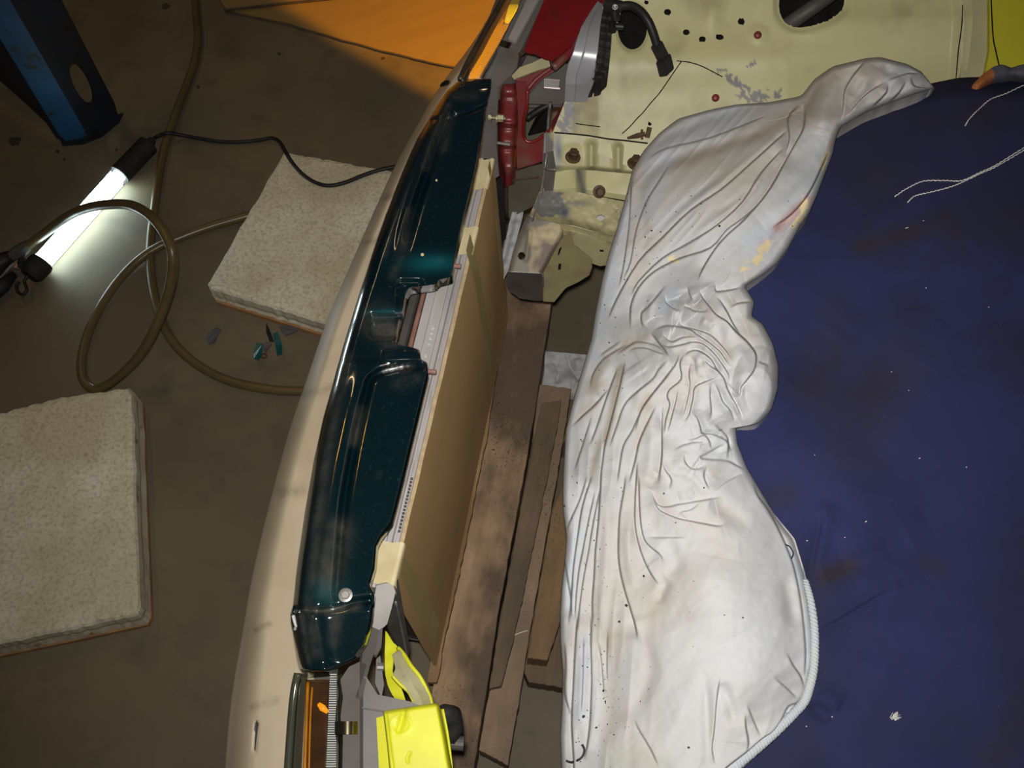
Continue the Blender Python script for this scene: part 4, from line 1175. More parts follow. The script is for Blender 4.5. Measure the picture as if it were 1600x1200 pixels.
# panels seen deep between radiator and wing
pface('splash_plate', [(790, 275, .50), (830, 262, .52), (848, 258, .52), (846, 290, .48), (842, 318, .45), (818, 330, .42), (794, 342, .40), (790, 300, .46)], M['rust_plate'])
tube('splash_plate_edge', pz([(791, 276, .505), (791, 300, .465), (792, 342, .402)]), .003, M['rust'], car, 8, 4)
tube('splash_plate_edge', pz([(794, 283, .503), (812, 280, .506), (842, 277, .51)]), .001, M['rust'], car, 6, 4)
pface('inner_strip', [(842, 318, .455), (850, 296, .48), (832, 345, .42), (812, 395, .36), (800, 425, .33), (795, 422, .33), (812, 375, .37)], M['bare_steel'])
pface('dark_duct', [(776, 275, .46), (792, 280, .46), (792, 345, .38), (790, 400, .33), (780, 402, .33), (774, 400, .33)], M['black'])
tube('duct_edge', pz([(790, 350, .37), (789, 380, .35), (784, 398, .34), (774, 402, .34)]), .003, M['grey_plastic'], car, 8, 5)
# torn grey rag beside the rail
rp = [(800, 330, 818, 330), (795, 350, 815, 345), (790, 375, 808, 370), (785, 400, 802, 395), (774, 420, 796, 418), (774, 437, 785, 438)]
a, b, U_, V_ = sheet_grid(rp, 20, 60, 5)
o = sheet('hanging_rag', P(a, b, .42 - .10 * V_ + .006 * vnoise(a, b, 9, 51) + .002 * np.sin(U_ * 7)), M['grey_rag'], None, skirt=.004)
tag(o, 'narrow pale grey rag hanging beside the frame rail', 'rag')

# red radiator support
a, b, U_, V_ = sheet_grid([(782, 131, 808, 130), (780, 146, 812, 145), (779, 160, 813, 162), (778, 178, 812, 178), (778, 195, 811, 195), (778, 212, 809, 212), (778, 232, 808, 230), (779, 248, 806, 250), (784, 262, 806, 262), (787, 273, 804, 266)], 40, 140, 3)
zz = .655 - .125 * V_ - .020 * (2 * (U_ - .5)) ** 4
for rb, dp in ((152, .002), (193, -.004), (200, .003), (226, -.003), (233, .003), (262, -.002)):
    zz = zz - dp * np.exp(-((b - rb) / 4.0) ** 2)
zz -= .012 * np.clip(1 - V_ / .12, 0, 1) ** 2
col = sheet('core_support', P(a, b, zz), M['red_dirty'], car, skirt=.03)
col['label'] = 'dark red radiator support'
pface('support_web', [(806, 128, .640), (822, 128, .645), (826, 145, .635), (822, 168, .62), (818, 190, .60), (818, 214, .575), (826, 222, .57), (842, 217, .575), (856, 204, .585), (862, 196, .59), (856, 222, .56), (852, 250, .535), (836, 256, .53), (812, 263, .53), (808, 262, .53), (807, 230, .56), (810, 190, .60)], M['red_dirty'], .003, col)
tube('web_edge', pz([(824, 140, .643), (823, 165, .626), (818, 190, .604), (818, 212, .58), (826, 222, .573), (842, 217, .578), (856, 205, .588)]), .0022, M['red'], col, 8, 5)
tube('support_bead', pz([(824, 140, .645), (838, 124, .655), (856, 110, .665), (866, 104, .67)]), .003, M['red_dirty'], col, 8, 5)
pface('support_arm', [(806, 130, .645), (806, 122, .65), (830, 116, .655), (862, 103, .668), (872, 108, .665), (846, 124, .65), (832, 138, .64), (824, 150, .63)], M['red_dirty'], .003, col)
pface('torn_patch', [(799, 119, .656), (812, 105, .662), (832, 98, .668), (846, 91, .672), (858, 95, .672), (860, 104, .67), (842, 109, .665), (820, 117, .659), (803, 124, .655)], M['olive_primer'], .003, col)
redtop = pface('upper_rail', [(866, -40, .70), (958, -40, .70), (946, -8, .70), (925, 22, .70), (905, 50, .698), (892, 72, .696), (864, 92, .692), (852, 90, .692), (836, 82, .694), (818, 79, .695)], M['red'], .004)
redtop['label'] = 'glossy red upper rail'
tube('upper_rail_flange', pz([(955, -30, .694), (945, 5, .694), (922, 28, .692), (906, 52, .690), (900, 70, .687), (884, 88, .685), (864, 106, .68)]), .006, M['red_dirty'], redtop, 8, 6)
tube('upper_rail_lip', pz([(815, 86, .69), (824, 80, .692), (838, 85, .69), (852, 91, .688), (861, 95, .688), (862, 108, .68)]), .0016, M['black'], redtop, 6, 4)
bm = bmesh.new(); rod(bm, P(812, 86, .69), P(817, 82, .69), .003, 8); bm_link('rail_pin', bm, M['rust'], redtop)
# zinc bolt and nut on the support
c0, c1 = P(761, 183, .655), P(790, 185, .655)
dv = (c1 - c0) / np.linalg.norm(c1 - c0)
bo = hex_bolt('adjusting_bolt', P(768, 183, .655), -dv, .0042, M['zinc'], col, True)
bm = bmesh.new(); rod(bm, P(766, 183, .655), P(790, 185, .655), .0022, 10); bm_link('bolt_shank', bm, M['zinc'], bo.parent)
hex_bolt('adjusting_nut', P(776, 184, .655), dv, .0052, M['zinc'], col, True, .0085)
bm = bmesh.new(); rod(bm, P(777, 223, .595), P(797, 226, .595), .0022, 10); bm_link('stud', bm, M['steel'], col)
# grey flange between radiator and support
pface('side_bracket', [(766, 140, .64), (779, 138, .64), (777, 185, .63), (776, 230, .60), (780, 275, .57), (775, 278, .57), (770, 250, .595), (752, 246, .60), (757, 200, .62)], M['grey_plastic'])

# ---------------------------------------------------------------- headlights
def ribs(name, L0, L1, n, wfrac, lift, z, m, parent, r=.0009):
    bm = bmesh.new()
    for k in range(n):
        t_ = (k + .5) / n
        a = (L0[0][0] + (L0[1][0] - L0[0][0]) * t_, L0[0][1] + (L0[1][1] - L0[0][1]) * t_)
        b = (L1[0][0] + (L1[1][0] - L1[0][0]) * t_, L1[0][1] + (L1[1][1] - L1[0][1]) * t_)
        rod(bm, P(a[0], a[1], z), P(b[0], b[1], z + lift), r, 5)
    return bm_link(name, bm, m, parent)
# near headlight, bottom of the picture
hl = pface('headlight_bowl', [(470, 1046, .56), (528, 1044, .56), (528, 1240, .56), (448, 1240, .56)], M['dark_steel'])
hl.name = 'headlight'; hl['label'] = 'near headlight with ribbed amber lens'
pface('reflector', [(478, 1062, .595), (513, 1062, .598), (508, 1240, .598), (472, 1240, .595)], M['amber_dark'], .003, hl)
ribs('amber_ribs', ((479, 1066), (473, 1236)), ((512, 1066), (506, 1236)), 46, 0, .002, .597, M['amber_dark'], hl)
ribs('white_ribs', ((516, 1052), (508, 1236)), ((526, 1052), (525, 1236)), 50, 0, .0, .600, M['white_print'], hl, .0007)
tube('amber_edge', pz([(481, 1066, .600), (479, 1120, .600), (475, 1236, .600)]), .0020, M['amber'], hl, 6, 4)
tube('amber_edge', pz([(488, 1074, .602), (485, 1120, .602), (482, 1236, .602)]), .0012, M['amber'], hl, 6, 4)
tube('bulb', pz([(498, 1100, .602), (504, 1106, .603), (512, 1113, .602)]), [.002, .0034, .0018], M['amber_glint'], hl, 8, 1, False)  # orange glint put in as a small glowing piece
# clear lens shell rolling over the front
a, b, U_, V_ = sheet_grid([(464, 1052, 530, 1046), (460, 1066, 530, 1066), (456, 1110, 530, 1120), (448, 1240, 529, 1240)], 24, 60, 1)
sheet('lens', P(a, b, .616 - .030 * np.clip(1 - U_ / .35, 0, 1) ** 2), M['clear'], hl, skirt=.03)
tube('lens_edge', pz([(466, 1052, .60), (461, 1075, .597), (456, 1120, .595), (448, 1236, .595)]), .0045, pmat('lens_edge_tint', (0.06, 0.062, 0.042), (0.045, 0.047, 0.032), 20.0, 0.15, coat=.6), hl, 10, 5)
tube('lens_lip', pz([(531, 1062, .612), (534, 1085, .612), (530, 1110, .612), (530, 1150, .612), (534, 1165, .612), (532, 1236, .612)]), .0035, M['clear'], hl, 8, 6)
pface('housing', [(532, 1062, .625), (545, 1042, .628), (562, 1034, .63), (562, 1240, .63), (534, 1240, .625), (536, 1150, .625), (532, 1120, .625), (536, 1090, .625)], M['grey_plastic'], .02, hl)
pface('housing', [(562, 1052, .622), (574, 1060, .622), (590, 1085, .62), (640, 1096, .62), (660, 1104, .62), (650, 1240, .62), (562, 1240, .622)], M['grey_plastic'], .02, hl)
pface('housing_rib', [(562, 1104, .6245), (598, 1110, .6235), (598, 1112, .6235), (562, 1107, .6245)], M['dark_steel'], .002, hl)
bm = bmesh.new(); rows = []
for k in range(12):
    t_ = k / 11; x_ = 523 + 36 * t_; zz = .630 + .006 * math.sin(t_ * math.pi)
    rows.append([bm.verts.new(P(x_, 1127, zz)), bm.verts.new(P(x_, 1147.5, zz))])
for r0, r1 in zip(rows[:-1], rows[1:]): bm.faces.new((r0[0], r0[1], r1[1], r1[0]))
bm_link('spring_clip', bm, M['chrome'], hl, True)['label'] = 'shiny metal clip'
# far headlight, top of the picture
hf = pface('headlight_bowl', [(722, 126, .60), (752, 120, .60), (830, -40, .60), (790, -40, .60), (745, 75, .60)], M['dark_steel'])
hf.name = 'headlight'; hf['label'] = 'far headlight glowing amber'
a, b, U_, V_ = sheet_grid([(731, 124, 748, 125), (733, 108, 758, 104), (744, 85, 773, 80), (757, 58, 787, 54), (774, 30, 801, 28), (791, -2, 816, -2), (808, -36, 833, -36)], 12, 120, 1)
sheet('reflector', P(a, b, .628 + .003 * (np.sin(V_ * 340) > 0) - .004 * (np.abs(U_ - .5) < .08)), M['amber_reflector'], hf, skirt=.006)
tube('bulb', pz([(792, 34, .640), (800, 16, .641), (806, 0, .642), (815, -20, .642)]), [.0035, .0062, .006, .004], M['amber_lit'], hf, 10, 1, False)
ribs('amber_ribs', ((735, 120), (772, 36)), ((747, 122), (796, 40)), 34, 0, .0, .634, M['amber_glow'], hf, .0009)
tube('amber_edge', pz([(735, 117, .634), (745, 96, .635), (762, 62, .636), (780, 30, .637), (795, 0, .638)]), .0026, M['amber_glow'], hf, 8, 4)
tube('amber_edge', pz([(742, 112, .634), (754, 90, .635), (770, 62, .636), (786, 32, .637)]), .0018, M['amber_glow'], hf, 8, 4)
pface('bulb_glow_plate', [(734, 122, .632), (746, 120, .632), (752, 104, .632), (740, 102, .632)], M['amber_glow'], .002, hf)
a, b, U_, V_ = sheet_grid([(716, 122, 752, 122), (722, 110, 760, 106), (738, 85, 775, 80), (754, 55, 788, 52), (786, -4, 818, -4), (804, -38, 836, -38)], 20, 60, 1)
sheet('lens', P(a, b, .652 - .034 * np.clip(1 - U_ / .4, 0, 1) ** 2), M['clear'], hf, skirt=.03)
tube('lens_edge', pz([(718, 124, .632), (728, 102, .630), (744, 72, .630), (764, 36, .630), (784, 0, .630), (802, -34, .630)]), .0035, pmat('lens_edge_smoke', (0.05, 0.04, 0.028), (0.03, 0.025, 0.02), 20.0, 0.12, coat=.8), hf, 10, 5)
pface('housing', [(750, 122, .635), (762, 100, .642), (778, 72, .646), (784, 60, .648), (806, 20, .65), (826, -40, .65), (872, -40, .66), (846, 10, .66), (822, 62, .655), (812, 82, .65), (808, 104, .645), (798, 118, .64), (782, 132, .635), (770, 146, .63), (764, 140, .63)], M['grey_plastic'], .02, hf)
pface('housing_step', [(794, 60, .6505), (805, 66, .652), (846, -10, .6625), (858, -40, .662), (842, -40, .66)], M['grey_metal'], .004, hf)
bm = bmesh.new(); rows = []
for k in range(10):
    t_ = k / 9; zz = .652 + .005 * math.sin(t_ * math.pi)
    x_, y_ = 782 + 16 * t_, 62 + 5 * t_
    rows.append([bm.verts.new(P(x_ + 2, y_, zz)), bm.verts.new(P(x_ - 3, y_ + 9, zz))])
for r0, r1 in zip(rows[:-1], rows[1:]): bm.faces.new((r0[0], r0[1], r1[1], r1[0]))
bm_link('spring_clip', bm, M['chrome'], hf, True)
# rear box of the far headlight
pface('gap_cover_plate', [(800, 92, .575), (905, 44, .60), (916, 132, .57), (886, 166, .555), (826, 168, .55), (824, 122, .565)], M['grey_plastic'], .004, hf)  # dark plate added to hide the amber-lit floor in the gap
pface('rear_box', [(824, 162, .60), (826, 150, .61), (846, 128, .625), (866, 108, .635), (884, 98, .64), (886, 110, .63), (882, 160, .585), (876, 164, .58)], M['grey_plastic'], .01, hf)
pface('box_slot', [(850, 124, .6275), (874, 126, .6265), (873, 137, .6165), (850, 135, .617)], M['grey_metal'], .003, hf)
for y0, y1 in ((123, 124.5), (135.5, 137.5)):
    pface('slot_lip', [(850, y0, .6305), (875, y0 + 2, .629), (875, y1 + 2, .628), (850, y1, .629)], M['alu'], .002, hf)
pface('box_stem', [(890, 125, .62), (897, 125, .62), (897, 131, .615), (890, 131, .615)], M['alu'], .006, hf)
# round grey bucket behind the far headlight and its black ring
a, b, U_, V_ = sheet_grid([(935, 0, 945, 8), (920, 22, 941, 20), (908, 42, 938, 40), (902, 60, 936, 60), (896, 80, 934, 82), (888, 100, 930, 104), (884, 118, 922, 122), (884, 134, 920, 134)], 30, 70, 3)
sheet('bucket', P(a, b, .715 + .030 * np.sin(np.clip(V_, 0, 1) * math.pi) - .035 * V_ - .006 * (U_ < .42)), pmat('bucket_grey', (0.33, 0.33, 0.36), (0.28, 0.28, 0.31), 20.0, 0.3, 0.1), hf, skirt=.03)
a, b, U_, V_ = sheet_grid([(944, 8, 962, 16), (940, 25, 958, 28), (938, 45, 956, 48), (936, 62, 955, 66), (934, 82, 953, 88), (930, 100, 951, 108), (922, 116, 943, 116), (918, 128, 940, 124)], 16, 60, 3)
sheet('bucket_ring', P(a, b, .718 + .030 * np.sin(np.clip(V_, 0, 1) * math.pi) - .035 * V_ - .005 * (np.abs(U_ - .5) < .08) + .003 * (np.sin(V_ * 60) > .6)), M['rubber'], hf, skirt=.03)
pface('ring_tab', [(919, 122, .682), (940, 116, .684), (940, 122, .682), (920, 134, .678), (904, 134, .678)], M['rubber'], .004, hf)
cb = P(951, 40, .70)
bm = bmesh.new(); rod(bm, P(957, 41, .74), P(974, 42, .74), .0042, 12); rod(bm, P(957, 36, .74), P(957, 47, .74), .005, 10); bm_link('adjuster_knob', bm, M['black'], hf)
bm = bmesh.new(); tube_bm(bm, pz([(946, 8, .75), (958, 10, .752), (972, 10, .752)]), [.008, .009, .007], 14); rod(bm, P(960, 12, .75), P(962, 32, .742), .006, 12); bm_link('bulb_socket', bm, M['black'], hf)
cpts = pz([(966, 10, .752), (985, 9, .756), (1000, 17, .757), (1012, 32, .752), (1020, 50, .742), (1027, 72, .728)])
tube('pigtail_cable', cpts, .0056, M['black'], hf, 12, 6)
k0, k1, k2 = P(1025, 68, .730), P(1036, 90, .715), P(1042, 114, .700)
bm = bmesh.new()
kd = (k1 - k0) / np.linalg.norm(k1 - k0); kx = np.cross(kd, (0, 0, 1)); kx /= np.linalg.norm(kx); kn = np.cross(kx, kd)
box_bm(bm, (k0 + k1) / 2, kd, kx, kn, np.linalg.norm(k1 - k0) / 2, .0068, .006)
kd2 = (k2 - k1) / np.linalg.norm(k2 - k1); box_bm(bm, (k1 + k2) / 2, kd2, kx, kn, np.linalg.norm(k2 - k1) / 2, .0088, .0075)
bmesh.ops.bevel(bm, geom=list(bm.edges), offset=.0015, segments=2, affect='EDGES')
bm_link('connector', bm, M['rubber'], hf)
# round white mark with a letter R on the bulb socket
bm = bmesh.new(); tube_bm(bm, [P(961 + 3.6 * math.cos(q), 11 + 3.6 * math.sin(q), .7635) for q in np.linspace(0, 2 * math.pi, 22)], .0005, 6, False)
bm_link('mark_ring', bm, M['white_print'], hf)
tc = bpy.data.curves.new('mark_letter', 'FONT'); tc.body = 'R'; tc.size = .0052; tc.extrude = .0003; tc.align_x = 'CENTER'; tc.align_y = 'CENTER'
to = bpy.data.objects.new('mark_letter_outline', tc); COL.objects.link(to)
bpy.context.view_layer.update()
tm = bpy.data.meshes.new_from_object(to)
bpy.data.objects.remove(to)
rt = Matrix.Rotation(TILT, 3, 'X')
link_mesh('mark_letter', [Vector(P(961, 11, .7637)) + rt @ v.co for v in tm.vertices], [list(f.vertices) for f in tm.polygons], M['white_print'], hf)
slab('deep_panel', pz([(822, 172, .54), (858, 162, .54), (856, 206, .50), (842, 215, .49), (822, 222, .49)]), .003, M['rust_plate'], car)
slab('deep_grille', pz([(838, 186, .545), (856, 168, .55), (857, 204, .515), (826, 212, .515)]), .003, M['void'], car)
tube('deep_strut', pz([(822, 186, .56), (842, 172, .565), (862, 162, .57)]), .005, M['black'], car, 8, 4)
tube('deep_edge', pz([(860, 160, .60), (857, 185, .58), (856, 206, .57)]), .0025, M['bare_steel'], car, 8, 3)
pface('red_far_web', [(880, 162, .58), (905, 138, .60), (898, 150, .60), (872, 196, .58), (862, 205, .575), (862, 190, .58)], M['red_dirty'])

# radiator side bracket and yellow slam panel end
pface('radiator_bracket', [(588, 915, .605), (604, 911, .607), (614, 914, .606), (618, 925, .60), (612, 950, .595), (605, 975, .585), (594, 985, .58), (578, 980, .59), (582, 950, .597)], M['grey_metal'], .004)
pface('radiator_bracket_leg', [(578, 978, .588), (592, 984, .582), (588, 1010, .60), (578, 1040, .615), (566, 1090, .63), (560, 1085, .632), (562, 1058, .628), (568, 1010, .605)], M['grey_plastic'], .006)
pface('bracket_fin', [(592, 985, .585), (598, 980, .585), (596, 1010, .59), (588, 1024, .595), (584, 1022, .595), (586, 1005, .59)], M['grey_plastic'], .005)
pface('bracket_fin', [(588, 1030, .60), (594, 1024, .60), (600, 1070, .60), (596, 1090, .60), (586, 1068, .602)], M['grey_plastic'], .005)
bm = bmesh.new(); rod(bm, P(590, 1042, .60), P(600, 1042, .60), .004, 10); bm_link('bracket_bolt', bm, M['steel'], car)
pface('radiator_flange', [(604, 928, .60), (622, 905, .60), (640, 1010, .45), (637, 1040, .42), (622, 1010, .46), (608, 985, .52)], M['dark_steel'], .003)
tube('flange_edge', pz([(618, 940, .59), (626, 975, .52), (638, 1035, .43)]), .0016, M['steel'], car, 6, 4)
# curved yellow arm
a, b, U_, V_ = sheet_grid([(602, 984, 605, 988), (602, 1000, 614, 1004), (601, 1020, 622, 1010), (601, 1040, 614, 1030), (602, 1055, 612, 1050), (606, 1072, 626, 1072), (614, 1088, 632, 1090), (622, 1098, 634, 1100)], 24, 60, 5)
sheet('yellow_arm', P(a, b, .585 - .01 * V_ + .006 * np.sin(V_ * 9) + .004 * U_), M['yellow'], car, skirt=.01)
a, b, U_, V_ = sheet_grid([(612, 1022, 624, 1014), (615, 1034, 632, 1024), (618, 1044, 642, 1040), (613, 1056, 655, 1056), (626, 1070, 664, 1074), (638, 1082, 671, 1088), (645, 1094, 674, 1102), (647, 1106, 675, 1108)], 24, 60, 5)
sheet('primed_arm', P(a, b, .612 + .012 * np.sin(V_ * 3.1) + .003 * np.abs(U_ - .5) * 2), M['olive_primer'], car, skirt=.006)
tube('yellow_arm_edge', pz([(622, 1012, .61), (632, 1024, .617), (642, 1040, .624), (655, 1056, .626), (665, 1074, .624), (672, 1090, .618), (675, 1104, .612)]), .0022, M['yellow'], car, 8, 5)
tube('yellow_arm_edge', pz([(613, 1056, .626), (624, 1068, .626), (637, 1080, .622), (643, 1090, .618), (648, 1102, .612)]), .0016, M['yellow'], car, 8, 5)
# yellow end piece
a, b, U_, V_ = sheet_grid([(598, 1111, 684, 1098), (599, 1118, 687, 1104), (604, 1160, 696, 1150), (612, 1240, 712, 1240)], 60, 90, 1)
zz = .655 - .010 * np.clip(1 - U_ / .05, 0, 1) ** 2 - .012 * np.clip((U_ - .93) / .07, 0, 1) ** 2 - .006 * np.clip(1 - V_ / .05, 0, 1) ** 2
dd, tt = polydist(a, b, [(632, 1105), (627, 1130), (622, 1142)], 40); zz -= .004 * np.exp(-(dd / 4.5) ** 2) * (1 - .4 * tt)
dd, tt = polydist(a, b, [(640, 1176), (636, 1184), (637, 1190)], 40); zz -= .0015 * np.exp(-(dd / 2) ** 2)
dd = np.abs(np.hypot((a - 626) / 16, (b - 1132) / 14) - 1); zz += .0006 * np.exp(-(dd / .15) ** 2)
dd, tt = polydist(a, b, [(603, 1112), (610, 1170), (619, 1240)], 40); zz -= .002 * np.exp(-(dd / 1.6) ** 2)
yp = sheet('slam_panel_end', P(a, b, zz), M['yellow'], car, skirt=.03); yp['label'] = 'bright yellow slam panel end'
pface('left_flange', [(588, 1122, .632), (600, 1118, .634), (614, 1240, .634), (594, 1240, .632)], M['yellow'], .003, yp)
pface('right_flange', [(686, 1108, .628), (692, 1108, .626), (700, 1150, .62), (706, 1200, .612), (710, 1240, .61), (698, 1240, .62)], M['yellow_dull'], .003, yp)
tube('flange_edge', pz([(692, 1108, .628), (700, 1150, .622), (705, 1190, .615), (710, 1238, .612)]), .0013, M['yellow'], yp, 6, 4)
bm = bmesh.new(); tube_bm(bm, pz([(694, 1112, .58), (704, 1118, .56), (706, 1140, .55), (702, 1162, .55)]), [.008, .012, .013, .006], 14); bm_link('rubber_mount', bm, M['rubber'], yp, True)
bm = bmesh.new(); rod(bm, P(704, 1160, .545), P(725, 1162, .545), .0075, 14); bm_link('mount_bolt', bm, M['dark_steel'], yp)

# ---------------------------------------------------------------- navy blanket over the engine
def navy_z(px, py):
    zz = 0.742 + .010 * vnoise(px, py, 260, 61) + .004 * vnoise(px, py, 110, 62)
    for pl, dp, w, pw in (([(1275, 990), (1320, 965), (1360, 940), (1400, 918)], .006, 6, 1.1), ([(1262, 905), (1272, 860), (1285, 800)], .006, 9, 1.4), ([(1290, 900), (1350, 875), (1420, 840)], .006, 22, 2),
                          ([(1265, 1100), (1300, 1125)], .006, 12, 2), ([(1430, 560), (1380, 640), (1340, 760)], .004, 40, 2), ([(1300, 520), (1240, 600)], .004, 30, 2), ([(1540, 200), (1420, 290), (1340, 330)], .003, 30, 2)):
        zz = zz - crease(px, py, pl, dp, w, .25, pw)
        zz = zz + crease(px, py, [(a + 1.5 * w * .7, b - 1.5 * w) for a, b in pl], dp * .7, w * 1.4, .25, 2)
    return zz
pairs = [(1100, 450, 1090, 1240), (1190, 345, 1180, 1240), (1262, 245, 1260, 1240), (1318, 172, 1320, 1240), (1400, 145, 1400, 1240), (1460, 129, 1460, 1240), (1500, 121, 1500, 1240), (1540, 120, 1540, 1240), (1600, 126, 1600, 1240), (1740, 138, 1740, 1240)]
px, py, U, V = sheet_grid(pairs, 330, 240, 9)
zn = navy_z(px, py) - .030 * np.clip(1 - U / .03, 0, 1) ** 2
soil = np.zeros_like(px)
for pl, w, a in (([(1345, 385), (1400, 372), (1450, 355), (1480, 340)], 16, .9), ([(1465, 345), (1490, 360)], 18, .8), ([(1290, 900), (1330, 885)], 16, .8), ([(1420, 560), (1330, 700)], 60, .5), ([(1200, 780), (1230, 770)], 20, .6), ([(1300, 480), (1270, 600)], 40, .4), ([(1450, 880), (1470, 890)], 16, .6), ([(1560, 1180), (1600, 1120)], 40, .6)):
    dd, tt = polydist(px, py, pl, 160); soil = np.maximum(soil, a * np.exp(-(dd / w) ** 2))
o = sheet('navy_blanket', P(px, py, zn), M['navy_cloth'], None, skirt=.16, attrs={'soil': soil})
tag(o, 'large navy blue blanket spread over the engine', 'blanket')

# ---------------------------------------------------------------- crumpled white cloth
CL = [(1440, 112), (1418, 100), (1375, 89), (1352, 91), (1300, 104), (1272, 124), (1252, 150), (1200, 160), (1150, 163), (1110, 171), (1060, 185), (1030, 208), (1005, 236), (988, 266), (977, 310), (965, 352), (950, 400), (940, 440), (930, 490), (924, 530), (912, 570), (900, 610), (892, 640), (884, 672), (883, 690), (882, 707), (881, 727), (880, 747), (879, 772), (880, 800), (885, 840), (882, 880), (877, 920), (875, 960), (875, 1000), (879, 1050), (878, 1100), (875, 1150), (879, 1240)]
CR = [(1462, 137), (1425, 149), (1385, 163), (1358, 173), (1335, 186), (1313, 199), (1307, 214), (1304, 226), (1302, 238), (1297, 252), (1287, 277), (1278, 302), (1265, 332), (1250, 353), (1232, 387), (1214, 412), (1190, 431), (1164, 447), (1179, 472), (1175, 494), (1192, 506), (1208, 536), (1217, 572), (1216, 606), (1206, 640), (1186, 662), (1150, 667), (1152, 692), (1167, 730), (1186, 762), (1212, 806), (1242, 842), (1257, 892), (1268, 940), (1274, 986), (1274, 1036), (1262, 1086), (1222, 1142), (1122, 1240)]
NV, NU = 960, 330
px, py, U, V = sheet_grid([(*a, *b) for a, b in zip(CL, CR)], NU, NV, 7)
# base height: lying on the blanket to the right, hanging into the bay to the left
ctrl = np.array([
    (1450, 125, .775), (1400, 110, .80), (1400, 150, .785), (1340, 110, .80), (1340, 170, .785), (1280, 130, .775), (1290, 190, .80), (1250, 155, .755), (1230, 200, .775), (1180, 165, .728), (1180, 230, .762), (1110, 175, .712), (1120, 260, .752), (1060, 190, .702), (1060, 280, .735), (1005, 240, .694), (1030, 330, .728), (985, 270, .691), (975, 320, .692), (1000, 400, .718), (960, 360, .690), (950, 400, .686),
    (1290, 250, .775), (1260, 300, .79), (1230, 380, .775), (1180, 330, .785), (1150, 400, .785), (1100, 380, .762), (1050, 400, .735), (1165, 445, .778), (935, 470, .670), (970, 480, .698), (1020, 480, .735), (1070, 480, .77), (1120, 480, .795), (1170, 480, .785),
    (920, 545, .672), (950, 560, .700), (1000, 570, .742), (1050, 560, .785), (1110, 560, .805), (1170, 560, .80), (1210, 560, .775), (1200, 630, .775), (1160, 640, .79),
    (895, 640, .672), (925, 640, .695), (965, 620, .725), (1010, 640, .757), (1060, 640, .785), (1110, 650, .79), (1145, 680, .765),
    (882, 720, .672), (910, 720, .694), (945, 720, .720), (985, 720, .745), (1030, 720, .770), (1090, 720, .785), (1160, 720, .764),
    (880, 820, .672), (905, 820, .692), (935, 820, .716), (975, 820, .742), (1020, 820, .763), (1100, 820, .788), (1170, 810, .785), (1215, 815, .760),
    (876, 940, .672), (900, 940, .690), (930, 940, .714), (975, 940, .740), (1030, 930, .764), (1100, 940, .792), (1180, 930, .795), (1265, 945, .760),
    (876, 1080, .672), (900, 1080, .690), (930, 1080, .713), (970, 1080, .735), (1030, 1080, .762), (1100, 1070, .788), (1180, 1060, .793), (1270, 1060, .760), (1220, 1140, .760),
    (878, 1240, .672), (905, 1240, .690), (940, 1240, .712), (1000, 1240, .742), (1060, 1240, .766), (1125, 1240, .762)], float)
X = ctrl[:, :2] / 100.0
def phi(r): return np.where(r > 0, r * r * np.log(np.maximum(r, 1e-9)), 0)
n = len(X)
K = phi(np.linalg.norm(X[:, None] - X[None], axis=2)) + np.eye(n) * 0.12
Pm = np.concatenate([np.ones((n, 1)), X], 1)
Asys = np.block([[K, Pm], [Pm.T, np.zeros((3, 3))]])
w = np.linalg.solve(Asys, np.concatenate([ctrl[:, 2], np.zeros(3)]))
def base_z(a, b):
    q = np.stack([a.ravel(), b.ravel()], 1) / 100.0
    out_ = np.empty(len(q))
    for i in range(0, len(q), 20000):
        c = q[i:i + 20000]
        out_[i:i + 20000] = phi(np.linalg.norm(c[:, None] - X[None], axis=2)) @ w[:n] + w[n] + c @ w[n + 1:]
    return out_.reshape(a.shape)
